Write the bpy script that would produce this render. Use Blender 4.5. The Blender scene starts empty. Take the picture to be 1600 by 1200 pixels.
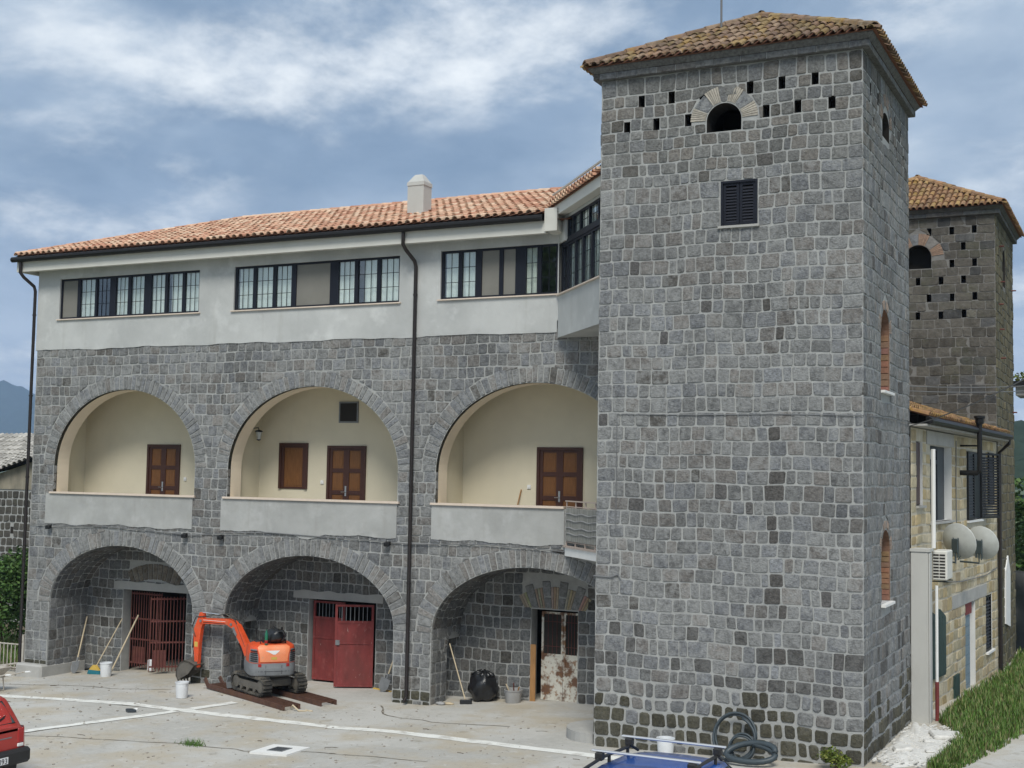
import bpy, bmesh, math, random
from mathutils import Vector, Matrix, noise
V = Vector
R = random.Random(11)
SC = bpy.context.scene
COL = SC.collection
rad = math.radians

# ------------------------------------------------------------------ camera, sky, sun, exposure
CAM = V((0, 0, 5.25))
cd = bpy.data.cameras.new("camera"); cam = bpy.data.objects.new("camera", cd); COL.objects.link(cam)
pit, rol, yaw = rad(3.966), rad(1.0), rad(-26.45)
fw = V((math.sin(yaw)*math.cos(pit), math.cos(yaw)*math.cos(pit), math.sin(pit)))
r0 = V((math.cos(yaw), -math.sin(yaw), 0)); u0 = r0.cross(fw)
rt = math.cos(rol)*r0 + math.sin(rol)*u0; up = -math.sin(rol)*r0 + math.cos(rol)*u0
cam.matrix_world = Matrix(((rt.x, up.x, -fw.x, CAM.x), (rt.y, up.y, -fw.y, CAM.y), (rt.z, up.z, -fw.z, CAM.z), (0, 0, 0, 1)))
cd.sensor_width = 36; cd.lens = 36*2010/1600; cd.clip_end = 20000; cd.clip_start = .1
SC.camera = cam
HAZE = 2.0e-4

SUN_EL, SUN_AZ = rad(50), rad(157)      # azimuth clockwise from +y: behind the camera, to the right
w = bpy.data.worlds.new("World"); SC.world = w; w.use_nodes = True
nt = w.node_tree; N = nt.nodes; L = nt.links
N.clear()
def nd(t, **k):
    n = N.new(t)
    for a, b in k.items(): setattr(n, a, b)
    return n
def mth(op, a, b=None, clamp=False):
    n = nd('ShaderNodeMath', operation=op, use_clamp=clamp)
    for i, s in enumerate((a, b)):
        if s is None: continue
        if isinstance(s, (int, float)): n.inputs[i].default_value = s
        else: L.new(s, n.inputs[i])
    return n.outputs[0]
out = nd('ShaderNodeOutputWorld'); bg = nd('ShaderNodeBackground'); bg.inputs[1].default_value = .1
L.new(bg.outputs[0], out.inputs[0])
sky = nd('ShaderNodeTexSky', sky_type='NISHITA', sun_disc=False, sun_elevation=SUN_EL, sun_rotation=SUN_AZ)
tc = nd('ShaderNodeTexCoord'); sx = nd('ShaderNodeSeparateXYZ'); L.new(tc.outputs['Generated'], sx.inputs[0])
zz = mth('ADD', mth('MAXIMUM', sx.outputs[2], 0.0), .26)
cx = mth('DIVIDE', sx.outputs[0], zz); cy = mth('DIVIDE', sx.outputs[1], zz)
cb = nd('ShaderNodeCombineXYZ'); L.new(cx, cb.inputs[0]); L.new(cy, cb.inputs[1])
def cloud(scale, loc, detail, rough, dist, lo, hi, stretch=(1, 1, 1)):
    mp = nd('ShaderNodeMapping'); mp.inputs[1].default_value = loc; mp.inputs[3].default_value = stretch
    mp.inputs[2].default_value = (0, 0, rad(26))
    L.new(cb.outputs[0], mp.inputs[0])
    n = nd('ShaderNodeTexNoise'); n.inputs['Scale'].default_value = scale; n.inputs['Detail'].default_value = detail
    n.inputs['Roughness'].default_value = rough; n.inputs['Distortion'].default_value = dist
    L.new(mp.outputs[0], n.inputs[0])
    r = nd('ShaderNodeMapRange', interpolation_type='SMOOTHSTEP'); r.inputs[1].default_value = lo; r.inputs[2].default_value = hi
    L.new(n.outputs[0], r.inputs[0]); return r.outputs[0]
def cmix(f, a, b):
    m = nd('ShaderNodeMix', data_type='RGBA')
    if isinstance(f, (int, float)): m.inputs[0].default_value = f
    else: L.new(f, m.inputs[0])
    for i, c in ((6, a), (7, b)):
        if isinstance(c, tuple): m.inputs[i].default_value = (*c, 1)
        else: L.new(c, m.inputs[i])
    return m.outputs[2]
m1 = cloud(1.1, (31, 5, 0), 6, .52, .15, .40, .60, (1, 1, 1))
m2 = mth('MULTIPLY', cloud(2.1, (12.3, 22.2, 0), 12, .60, .12, .47, .70, (1, 1, 1)), cloud(.9, (35, 27.2, 0), 3, .5, .1, .36, .50))
m3 = cloud(4.6, (1.3, 5.2, 0), 8, .6, .3, .3, .72)
grey = cmix(m3, (1.35, 1.95, 2.8), (1.85, 2.5, 3.4))
lite = cmix(m3, (2.5, 3.15, 4.0), (3.5, 4.1, 4.75))
c1 = cmix(m1, grey, lite)
hz = nd('ShaderNodeMapRange'); hz.inputs[1].default_value = 0; hz.inputs[2].default_value = .22; hz.inputs[3].default_value = .6; hz.inputs[4].default_value = 0
L.new(sx.outputs[2], hz.inputs[0])
c1 = cmix(hz.outputs[0], c1, (3.9, 4.6, 5.7))
c2 = cmix(m2, c1, (5.9, 6.2, 6.4))
thin = cloud(.9, (11.0, 4.0, 0), 5, .5, .2, .62, .8)
mixd = cmix(mth('MULTIPLY', thin, .35), c2, sky.outputs[0])
low = nd('ShaderNodeMapRange'); low.inputs[1].default_value = -.01; low.inputs[2].default_value = .01; low.inputs[3].default_value = 1; low.inputs[4].default_value = 0
L.new(sx.outputs[2], low.inputs[0]); mixd = cmix(low.outputs[0], mixd, (3.2, 3.9, 4.9))
L.new(mixd, bg.inputs[0])

sl = bpy.data.lights.new("sun", 'SUN'); sl.energy = 1.75; sl.angle = rad(22); sl.color = (1, .96, .87)
so = bpy.data.objects.new("sun", sl); COL.objects.link(so)
sd = V((math.sin(SUN_AZ)*math.cos(SUN_EL), math.cos(SUN_AZ)*math.cos(SUN_EL), math.sin(SUN_EL)))
so.rotation_euler = (-sd).to_track_quat('-Z', 'Y').to_euler(); so.location = (0, 0, 40)
SC.view_settings.view_transform = 'Standard'; SC.view_settings.look = 'None'
SC.view_settings.exposure = .80; SC.view_settings.gamma = 1; SC.view_settings.use_curve_mapping = False

# ------------------------------------------------------------------ materials
MATS = {}
def M(name, col, rough=.85, metal=0, var=.15, vs=3, bump=0, bs=30, tint=False, smear=None, mix=(), spec=.4, emis=None, alpha=None, stretch=None, coat=0):
    m = bpy.data.materials.new(name); m.use_nodes = True; t = m.node_tree; n = t.nodes; l = t.links
    b = n['Principled BSDF']
    b.inputs['Roughness'].default_value = rough; b.inputs['Metallic'].default_value = metal
    b.inputs['Specular IOR Level'].default_value = spec
    if coat: b.inputs['Coat Weight'].default_value = coat; b.inputs['Coat Roughness'].default_value = .08
    g = n.new('ShaderNodeNewGeometry'); pos = g.outputs['Position']
    if stretch:
        mp = n.new('ShaderNodeMapping'); mp.inputs[3].default_value = stretch; l.new(pos, mp.inputs[0]); pos = mp.outputs[0]
    def noise(scale, detail=5, rg=.55, off=0, st_=None):
        pos_ = pos
        if st_:
            mp = n.new('ShaderNodeMapping'); mp.inputs[3].default_value = st_; l.new(pos, mp.inputs[0]); pos_ = mp.outputs[0]
        x = n.new('ShaderNodeTexNoise'); x.inputs['Scale'].default_value = scale; x.inputs['Detail'].default_value = detail
        x.inputs['Roughness'].default_value = rg
        if off:
            a = n.new('ShaderNodeVectorMath'); a.inputs[1].default_value = (off, off*1.7, off*.6); l.new(pos_, a.inputs[0]); l.new(a.outputs[0], x.inputs[0])
        else: l.new(pos_, x.inputs[0])
        return x.outputs[0]
    def ramp(s, lo, hi, a, c):
        r = n.new('ShaderNodeMapRange'); l.new(s, r.inputs[0])
        for i, q in enumerate((lo, hi, a, c)): r.inputs[i+1].default_value = q
        return r.outputs[0]
    def mixc(f, a, c, mode='MIX'):
        q = n.new('ShaderNodeMix'); q.data_type = 'RGBA'; q.blend_type = mode
        if isinstance(f, float): q.inputs[0].default_value = f
        else: l.new(f, q.inputs[0])
        for i, s in ((6, a), (7, c)):
            if isinstance(s, tuple): q.inputs[i].default_value = (*s[:3], 1)
            else: l.new(s, q.inputs[i])
        return q.outputs[2]
    if tint:
        at = n.new('ShaderNodeAttribute'); at.attribute_name = 'tint'; c = at.outputs['Color']
    else:
        rgb = n.new('ShaderNodeRGB'); rgb.outputs[0].default_value = (*col, 1); c = rgb.outputs[0]
    if var:
        k = n.new('ShaderNodeVectorMath'); k.operation = 'SCALE'; l.new(c, k.inputs[0])
        l.new(ramp(noise(vs, 7, .62), .25, .75, 1-var, 1+var), k.inputs['Scale']); c = k.outputs[0]
    for i, (c2, sc, lo, hi, st, *sp_) in enumerate(mix):
        c = mixc(ramp(noise(sc, 6, .6, 3.3*(i+1), sp_[0] if sp_ else None), lo, hi, 0, st), c, c2)
    if smear:
        c2, sc, lo, hi, st = smear
        q = n.new('ShaderNodeMath'); q.operation = 'MULTIPLY'; l.new(ramp(noise(sc, 7, .65, 9.1), lo, hi, 0, st), q.inputs[0]); l.new(at.outputs['Alpha'], q.inputs[1])
        c = mixc(q.outputs[0], c, c2)
    l.new(c, b.inputs['Base Color'])
    if bump:
        bp = n.new('ShaderNodeBump'); bp.inputs['Strength'].default_value = bump; bp.inputs['Distance'].default_value = .03
        l.new(noise(bs, 8, .65, 5.5), bp.inputs['Height']); l.new(bp.outputs[0], b.inputs['Normal'])
    MATS[name] = m
    return m
MORT = (.37, .375, .365)
m_stone = M('lava_stone', (.2, .2, .2), .92, tint=True, var=.55, vs=20, bump=1.0, bs=34, smear=((.335, .34, .335), 8, .42, .60, .62), spec=.2)
m_mortar = M('mortar', MORT, .95, var=.16, vs=6, bump=.5, bs=40, mix=[((.27, .275, .275), 1.2, .5, .72, .5)], spec=.15)
m_dmortar = M('old_mortar', (.2, .195, .185), .95, var=.2, vs=6, bump=.5, bs=40, spec=.15)
m_dstone = M('old_dark_stone', (.1, .1, .1), .95, tint=True, var=.35, vs=7, bump=.8, bs=16, smear=((.17, .165, .15), 3.2, .5, .75, .6), mix=[((.10, .11, .055), .9, .55, .8, .5)], spec=.15)
m_tuff = M('yellow_tuff', (.4, .34, .23), .95, tint=True, var=.25, vs=7, bump=.5, bs=20, mix=[((.25, .22, .17), 1.1, .56, .8, .5)], spec=.15)
m_tmortar = M('pale_mortar', (.52, .48, .39), .95, var=.15, vs=6, bump=.4, bs=30, spec=.15)
m_plaster = M('raw_plaster', (.50, .51, .50), .9, var=.10, vs=1.3, bump=.12, bs=35, mix=[((.38, .39, .385), .8, .44, .70, .75), ((.63, .64, .63), 1.9, .55, .74, .7), ((.42, .43, .42), 6, .55, .7, .35), ((.36, .355, .33), 2.2, .58, .78, .55, (1.6, 1, .12))], spec=.2)
m_cement = M('mottled_cement_render', (.40, .405, .395), .9, var=.12, vs=1.6, bump=.15, bs=30, mix=[((.31, .315, .305), 1.0, .42, .68, .75), ((.50, .505, .50), 1.7, .54, .72, .7), ((.33, .33, .31), 5, .55, .7, .4), ((.29, .285, .265), 2.4, .56, .75, .5, (1.6, 1, .2))], spec=.2)
m_fascia = M('painted_fascia', (.60, .595, .55), .85, var=.06, vs=2, bump=.05, bs=30, spec=.2)
m_cream = M('cream_plaster', (.68, .62, .475), .9, mix=[((.58, .53, .41), 1.1, .5, .8, .4), ((.55, .5, .39), 2.6, .6, .8, .3, (1.5, 1, .15))], var=.05, vs=1.5, bump=.05, bs=60, spec=.2)
m_creamj = M('pale_cream_plaster', (.76, .66, .52), .9, var=.05, vs=1.5, bump=.05, bs=60, spec=.2)
m_travertine = M('stone_cap', (.66, .56, .47), .6, var=.08, vs=6, spec=.3)
m_white = M('white_paint', (.76, .76, .74), .7, var=.05, vs=4, spec=.3)
m_concrete = M('concrete', (.40, .395, .375), .9, var=.14, vs=2.5, bump=.2, bs=30, mix=[((.30, .295, .28), 1.3, .5, .8, .6)], spec=.2)
m_pillar = M('rendered_pillar', (.50, .50, .475), .9, var=.08, vs=1.5, bump=.15, bs=20, mix=[((.40, .39, .36), 1.0, .5, .8, .6)], stretch=(1, 1, .5), spec=.2)
m_tile = M('clay_tile', (.5, .3, .2), .88, tint=True, var=.2, vs=9, bump=.25, bs=40, spec=.2)
m_tilebed = M('clay_bed', (.15, .075, .05), .95, var=.2, vs=6, spec=.1)
m_otile = M('lichen_tile', (.3, .2, .13), .92, tint=True, var=.3, vs=10, bump=.4, bs=30, spec=.15,
            mix=[((.30, .175, .04), 2.6, .52, .66, .65), ((.10, .08, .055), 1.7, .48, .66, .7), ((.36, .34, .27), 8, .62, .72, .5)])
m_black = M('black_metal', (.012, .012, .013), .5, var=.1, vs=5, spec=.3)
m_frame = M('dark_window_frame', (.012, .014, .022), .5, var=.1, vs=5, spec=.25)
m_pipe = M('brown_black_pipe', (.025, .02, .019), .42, .2, var=.15, vs=4, spec=.5)
m_curtain = M('sheer_curtain', (.80, .82, .78), .9, var=.12, vs=1.5, spec=.1)
m_screen = M('rolled_blind', (.21, .205, .185), .85, var=.08, vs=2, bump=.2, bs=120, spec=.1)
m_room = M('room_plaster', (.30, .29, .27), .9, var=.05, spec=.1)
m_dark = M('unlit_interior', (.04, .037, .034), .95, var=.1, spec=.05)  # near-black colour paints in the dark of holes, slots, panes and rooms
m_mahog = M('dark_stained_wood', (.060, .024, .017), .45, var=.2, vs=8, stretch=(6, 6, .6), spec=.4)
m_wood = M('orange_wood', (.165, .070, .022), .45, var=.3, vs=7, stretch=(7, 7, .7), spec=.4)
m_handle = M('steel', (.55, .55, .55), .3, .9, var=.05)
m_rust = M('rusted_iron', (.15, .052, .045), .75, .2, var=.3, vs=6, bump=.2, bs=60, mix=[((.16, .07, .045), 5, .5, .7, .7)])
m_ramp = M('rusty_steel', (.12, .062, .045), .7, .3, var=.35, vs=7, bump=.2, bs=40, mix=[((.15, .075, .04), 4, .5, .7, .7)])
m_red = M('weathered_red_paint', (.205, .038, .036), .7, var=.3, vs=5, bump=.15, bs=30, stretch=(1, 1, .45), mix=[((.30, .095, .085), 6, .54, .70, .7), ((.10, .035, .03), 1.8, .50, .75, .7), ((.50, .40, .36), 16, .67, .70, .7)])
m_rustdoor = M('rust_eaten_paint', (.60, .585, .52), .75, var=.1, vs=5, bump=.25, bs=40, mix=[((.13, .058, .028), 3.6, .47, .56, .95), ((.24, .12, .05), 9, .55, .65, .8)])
m_plank = M('plank_wood', (.36, .19, .075), .7, var=.25, vs=6, stretch=(6, 6, .6))
m_stick = M('pale_handle_wood', (.55, .46, .32), .7, var=.15, vs=8)
m_bucket = M('white_plastic', (.74, .76, .78), .45, var=.06, vs=6, spec=.5)
m_greyb = M('grey_plastic', (.33, .33, .33), .6, var=.12, vs=6)
m_teal = M('teal_bristle', (.02, .17, .22), .8, var=.15, vs=20)
m_yellow = M('yellow_plastic', (.62, .42, .09), .6, var=.1)
m_bag = M('black_bin_liner', (.012, .013, .015), .28, var=.1, spec=.6, bump=.5, bs=9)
m_orange = M('orange_paint', (.72, .09, .025), .45, var=.16, vs=5, coat=.12, mix=[((.40, .20, .12), 5, .55, .72, .55), ((.10, .07, .05), 13, .64, .70, .6)])
m_faded = M('sun_faded_orange', (.85, .255, .11), .5, var=.12, vs=3, mix=[((.88, .36, .2), 2.4, .45, .7, .7), ((.45, .30, .2), 8, .58, .72, .45)])
m_exgrey = M('grey_casting', (.20, .21, .22), .55, .2, var=.15, vs=6, bump=.1, bs=40)
m_rubber = M('dusty_rubber', (.035, .034, .032), .85, var=.3, vs=8, mix=[((.20, .18, .145), 5, .45, .65, .7)])
m_dusty = M('dusty_steel', (.13, .12, .105), .7, .2, var=.25, vs=8, mix=[((.21, .19, .155), 4, .45, .7, .6)])
m_chrome = M('polished_rod', (.7, .7, .7), .2, 1, var=.02)
m_hose = M('dark_hose', (.04, .055, .065), .5, var=.15, vs=9, spec=.5)
m_glassred = M('red_lens', (.35, .015, .015), .2, var=.05, spec=.6)
m_bottle = M('green_bottle', (.02, .16, .09), .2, var=.05, spec=.6)
m_carred = M('faded_red_car_paint', (.40, .035, .028), .35, var=.06, vs=3, coat=.4)
m_carblue = M('blue_car_paint', (.012, .085, .36), .28, .1, var=.06, vs=3, coat=.6)
m_alu = M('aluminium', (.72, .72, .73), .35, .7, var=.04)
m_carglass = M('car_glass', (.06, .09, .095), .06, var=.05, spec=.7)
m_plastic = M('black_plastic', (.022, .022, .023), .55, var=.1)
m_platew = M('plate_white', (.75, .76, .76), .4, var=.03)
m_line = M('white_ground_paint', (.76, .76, .72), .9, var=.1, vs=5, mix=[((.47, .45, .41), 3.5, .50, .64, .8)], spec=.15)
m_rubble = M('chalky_rubble', (.66, .65, .62), .95, var=.2, vs=9, bump=.5, bs=16, spec=.1)
m_leaf = M('leaf', (.06, .12, .03), .6, tint=True, var=.15, vs=5, spec=.3)
m_bark = M('bark', (.10, .075, .05), .95, var=.3, vs=12, bump=.4, bs=30)
m_soil = M('soil', (.16, .13, .09), .95, var=.25, vs=5)
m_brick = M('red_brick', (.30, .13, .085), .9, tint=True, var=.25, vs=14, bump=.3, bs=40, spec=.2)
m_greenb = M('dark_green_paint', (.022, .050, .045), .6, var=.2, vs=4, stretch=(1, 1, .4), mix=[((.05, .085, .075), 5, .52, .72, .5)])
m_bluedoor = M('grey_blue_paint', (.19, .26, .31), .6, var=.1, vs=4, mix=[((.35, .36, .35), 4, .6, .75, .5)])
m_slate = M('dark_slate_panel', (.045, .055, .065), .5, var=.1)
m_dish = M('grey_dish', (.52, .54, .52), .55, .1, var=.1, vs=5, mix=[((.36, .37, .36), 3, .5, .75, .5)])
m_bracket = M('dark_bracket', (.06, .08, .085), .55, .3, var=.15)
m_acw = M('ac_white', (.66, .65, .60), .55, var=.06)
m_tarp = M('black_sheet', (.012, .016, .017), .5, var=.15, bump=.5, bs=4)
m_wire = M('grey_cable', (.16, .165, .17), .7, var=.1)
m_wicker = M('weathered_reed', (.27, .27, .25), .9, var=.4, vs=20, stretch=(1, 1, .15))
m_paintrail = M('pinkish_rail', (.46, .38, .33), .6, var=.1)
m_fence = M('rust_streaked_rail', (.46, .43, .38), .7, var=.2, vs=9, mix=[((.20, .12, .08), 6, .52, .7, .7)])
m_ftile = M('weathered_grey_tile', (.34, .32, .29), .95, tint=True, var=.3, vs=4, bump=.4, bs=20)
m_stain = M('stained_render', (.30, .27, .21), .95, var=.25, vs=2, stretch=(1, 1, .4), mix=[((.10, .095, .085), 1.4, .46, .7, .8)])
m_mount = M('mountain_woods', (.030, .045, .030), .95, var=.4, vs=.02, spec=0)
m_hill = M('wooded_hill', (.028, .042, .022), .95, var=.3, vs=.12, spec=0)

def glass_mat(name, refl=.10, tintc=(.75, .8, .8)):
    m = bpy.data.materials.new(name); m.use_nodes = True; n = m.node_tree.nodes; l = m.node_tree.links; n.clear()
    o = n.new('ShaderNodeOutputMaterial'); mx = n.new('ShaderNodeMixShader'); tr = n.new('ShaderNodeBsdfTransparent'); gl = n.new('ShaderNodeBsdfGlossy')
    g = n.new('ShaderNodeNewGeometry'); dt = n.new('ShaderNodeVectorMath'); dt.operation = 'DOT_PRODUCT'; l.new(g.outputs['Normal'], dt.inputs[0]); l.new(g.outputs['Incoming'], dt.inputs[1])
    def mt(op, a, b=0.):
        q = n.new('ShaderNodeMath'); q.operation = op
        if isinstance(a, float): q.inputs[0].default_value = a
        else: l.new(a, q.inputs[0])
        q.inputs[1].default_value = b; return q
    fr = mt('MULTIPLY', mt('POWER', mt('SUBTRACT', 1., 0.).outputs[0], 5.).outputs[0], .93)
    sb_ = fr.inputs[0].links[0].from_node.inputs[0].links[0].from_node; l.new(mt('ABSOLUTE', dt.outputs['Value']).outputs[0], sb_.inputs[1])
    ad = n.new('ShaderNodeMath'); ad.inputs[1].default_value = .10+refl
    gl.inputs['Roughness'].default_value = .02; gl.inputs[0].default_value = (.9, .95, 1, 1); tr.inputs[0].default_value = (*tintc, 1)
    l.new(fr.outputs[0], ad.inputs[0]); l.new(ad.outputs[0], mx.inputs[0]); l.new(tr.outputs[0], mx.inputs[1]); l.new(gl.outputs[0], mx.inputs[2]); l.new(mx.outputs[0], o.inputs[0])
    return m
m_glass = glass_mat('window_glass', .0, (.93, .96, .95))

# ------------------------------------------------------------------ mesh helpers
ORG = {}
class MB:
    def __init__(s): s.v = []; s.f = []; s.c = []
    def add(s, vs, fs, col=None):
        o = len(s.v); s.v += [tuple(q) for q in vs]; s.f += [tuple(o+i for i in f) for f in fs]
        s.c += [col]*len(vs)
    def quad(s, a, b, c, d, col=None): s.add([a, b, c, d], [(0, 1, 2, 3)], col)
    def box(s, x0, x1, y0, y1, z0, z1, T=None, col=None):
        p = [V((x, y, z)) for z in (z0, z1) for y in (y0, y1) for x in (x0, x1)]
        if T: p = [T(q) for q in p]
        s.add(p, [(0, 2, 3, 1), (4, 5, 7, 6), (0, 1, 5, 4), (2, 6, 7, 3), (0, 4, 6, 2), (1, 3, 7, 5)], col)
    def rbox(s, x0, x1, y0, y1, z0, z1, b=.02, T=None, seg=1, col=None):
        bm = bmesh.new(); bmesh.ops.create_cube(bm, size=1)
        for q in bm.verts: q.co = V(((x0+x1)/2+q.co.x*(x1-x0), (y0+y1)/2+q.co.y*(y1-y0), (z0+z1)/2+q.co.z*(z1-z0)))
        b = min(b, .45*min(abs(x1-x0), abs(y1-y0), abs(z1-z0)))
        bmesh.ops.bevel(bm, geom=bm.edges[:], offset=b, segments=seg, affect='EDGES', profile=.5)
        bm.verts.index_update()
        s.add([T(q.co) if T else q.co.copy() for q in bm.verts], [tuple(x.index for x in f.verts) for f in bm.faces], col); bm.free()
    def tube(s, pts, r, n=8, col=None, cap=True, closed=False):
        pts = [V(p) for p in pts]; k = len(pts); rs = r if isinstance(r, (list, tuple)) else [r]*k
        up = None; rings = []
        for i, p in enumerate(pts):
            if closed: t = (pts[(i+1) % k]-pts[i-1])
            else: t = (pts[min(i+1, k-1)]-pts[max(i-1, 0)])
            t.normalize()
            if up is None: up = t.orthogonal().normalized()
            up = (up-t*up.dot(t)).normalized(); sd_ = t.cross(up)
            rings.append([p+(up*math.cos(a*2*math.pi/n)+sd_*math.sin(a*2*math.pi/n))*rs[i] for a in range(n)])
        fs = []
        for i in range(k if closed else k-1):
            j = (i+1) % k
            fs += [(i*n+a, i*n+(a+1) % n, j*n+(a+1) % n, j*n+a) for a in range(n)]
        if cap and not closed: fs += [tuple(range(n-1, -1, -1)), tuple((k-1)*n+a for a in range(n))]
        s.add([q for g in rings for q in g], fs, col)
    def lathe(s, c, prof, n=20, axis=None, col=None):
        c = V(c); ax = V(axis).normalized() if axis else V((0, 0, 1)); a0 = ax.orthogonal().normalized(); a1 = ax.cross(a0)
        vs = [c+ax*h+(a0*math.cos(2*math.pi*i/n)+a1*math.sin(2*math.pi*i/n))*r for r, h in prof for i in range(n)]
        fs = [(k*n+i, k*n+(i+1) % n, (k+1)*n+(i+1) % n, (k+1)*n+i) for k in range(len(prof)-1) for i in range(n)]
        s.add(vs, fs, col)
    def prism(s, poly, fn, h0, h1, col=None):
        n = len(poly); vs = [fn(a, b, h0) for a, b in poly]+[fn(a, b, h1) for a, b in poly]
        s.add(vs, [tuple(range(n-1, -1, -1)), tuple(range(n, 2*n))]+[(i, (i+1) % n, n+(i+1) % n, n+i) for i in range(n)], col)
    def build(s, name, mat, parent=None, smooth=False, kind=None, label=None):
        me = bpy.data.meshes.new(name); o3 = ORG.get(parent.name if parent else None)
        vs = s.v if o3 is None else [(x-o3[0], y-o3[1], z-o3[2]) for x, y, z in s.v]
        me.from_pydata(vs, [], s.f)
        if any(c is not None for c in s.c):
            at = me.color_attributes.new('tint', 'FLOAT_COLOR', 'POINT')
            at.data.foreach_set('color', [k for c in s.c for k in ((*c, 0.)[:4] if c is not None else (.5, .5, .5, 0.))])
        me.materials.append(mat)
        if smooth:
            me.polygons.foreach_set('use_smooth', [True]*len(me.polygons))
            if smooth == 'auto': me.set_sharp_from_angle(angle=rad(38))
        o = bpy.data.objects.new(name, me); COL.objects.link(o)
        if parent is not None:
            o.parent = parent; ORG[o.name] = o3
        if kind: o['kind'] = kind
        if label: o['label'] = label
        return o
def thing(name, label, cat, loc=(0, 0, 0), group=None, local=False, rot=0):
    o = bpy.data.objects.new(name, None); COL.objects.link(o); o.location = loc; o.rotation_euler = (0, 0, rot); o.empty_display_size = .2
    o['label'] = label; o['category'] = cat
    if group: o['group'] = group
    ORG[o.name] = None if local else tuple(loc)
    return o
def tag(o, label, cat, group=None, kind=None):
    o['label'] = label; o['category'] = cat
    if group: o['group'] = group
    if kind: o['kind'] = kind
    return o
def interp(x, xs, ys):
    if x <= xs[0]: return ys[0]
    for a, b, c, d in zip(xs, xs[1:], ys, ys[1:]):
        if x <= b: return c+(d-c)*(x-a)/(b-a)
    return ys[-1]
def gz(x, y):
    z = interp(x, (-60, -27, -23, -20.5, -15, -9.4, -4.4, 5, 60), (-.7, -.38, -.15, -.03, 0, .2, .38, .6, 1.))
    if y > 27: z -= min(.034*(y-27), .45)*(1 if x > -8 else 0.)
    return z
def plane(O, U, W, Nn):
    O, U, W, Nn = V(O), V(U), V(W), V(Nn)
    return lambda u, v, h=0: O+U*u+W*v+Nn*h
X, Yv, Z = V((1, 0, 0)), V((0, 1, 0)), V((0, 0, 1))

# stones -----------------------------------------------------------
def clip(poly, a, c, keep):            # keep points with keep*(x-a)>=0
    o = []
    for p, q in zip(poly, poly[1:]+poly[:1]):
        dp, dq = keep*(p[0]-a), keep*(q[0]-a)
        if dp >= 0: o.append(p)
        if (dp > 0) != (dq > 0) and abs(dp-dq) > 1e-9:
            t = dp/(dp-dq); o.append((p[0]+(q[0]-p[0])*t, p[1]+(q[1]-p[1])*t))
    return o
def area(p): return .5*sum(a[0]*b[1]-b[0]*a[1] for a, b in zip(p, p[1:]+p[:1]))
def inset(p, d):
    n = len(p); L_ = []
    for a, b in zip(p, p[1:]+p[:1]):
        ex, ey = b[0]-a[0], b[1]-a[1]; l = math.hypot(ex, ey)
        if l < 1e-5: continue
        nx, ny = -ey/l, ex/l; L_.append((nx, ny, nx*a[0]+ny*a[1]+d))
    o = []
    for (a, b, c), (d_, e, f) in zip(L_[-1:]+L_[:-1], L_):
        D = a*e-b*d_
        if abs(D) < 1e-4: continue
        o.append(((c*e-b*f)/D, (a*f-c*d_)/D))
    return o
def stone_geo(poly, mp, hp, rc=.03, bev=.016, back=-.02, jit=.006):
    p = [(a+R.uniform(-jit, jit), b+R.uniform(-jit, jit)) for a, b in poly]
    q = []
    n = len(p)
    for i in range(n):
        a, b, c = p[i-1], p[i], p[(i+1) % n]
        la, lc = math.dist(a, b), math.dist(b, c)
        if min(la, lc) < 1e-4: continue
        r1 = min(rc*R.uniform(.4, 1.3), .32*la); r2 = min(rc*R.uniform(.4, 1.3), .32*lc)
        q += [(b[0]+(a[0]-b[0])*r1/la, b[1]+(a[1]-b[1])*r1/la), (b[0]+(c[0]-b[0])*r2/lc, b[1]+(c[1]-b[1])*r2/lc)]
    cxn = sum(a for a, b in q)/len(q); cyn = sum(b for a, b in q)/len(q)
    def ring(k): return [(cxn+(a-cxn)*(1-k/max(.02, math.hypot(a-cxn, b-cyn))), cyn+(b-cyn)*(1-k/max(.02, math.hypot(a-cxn, b-cyn)))) for a, b in q]
    n = len(q); tx, ty = R.uniform(-.02, .02), R.uniform(-.02, .02)
    vs = [mp(a, b, back) for a, b in q]+[mp(a, b, hp*.5) for a, b in ring(.003)]+[mp(a, b, hp+(a-cxn)*tx+(b-cyn)*ty+R.uniform(-.002, .002)) for a, b in ring(bev)]+[mp(cxn, cyn, hp+R.uniform(.001, .007))]
    fs = [(k*n+i, k*n+(i+1) % n, (k+1)*n+(i+1) % n, (k+1)*n+i) for k in (0, 1) for i in range(n)]+[(2*n+i, 2*n+(i+1) % n, 3*n) for i in range(n)]
    return vs, fs
def weight(mp, poly):
    cx_ = sum(a for a, b in poly)/len(poly); cy_ = sum(b for a, b in poly)/len(poly)
    p = mp(cx_, cy_, 0); nn = (mp(cx_, cy_, .1)-p).normalized(); d = CAM-p
    return abs(area(poly))*max(0, nn.dot(d.normalized()))/d.length_squared
def courses(v0, v1, ch, jit=.12):
    n = max(1, round((v1-v0)/ch)); e = [v0+(v1-v0)*i/n for i in range(n+1)]
    return [e[0]]+[x+R.uniform(-jit, jit)*ch for x in e[1:-1]]+[e[-1]]
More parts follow.
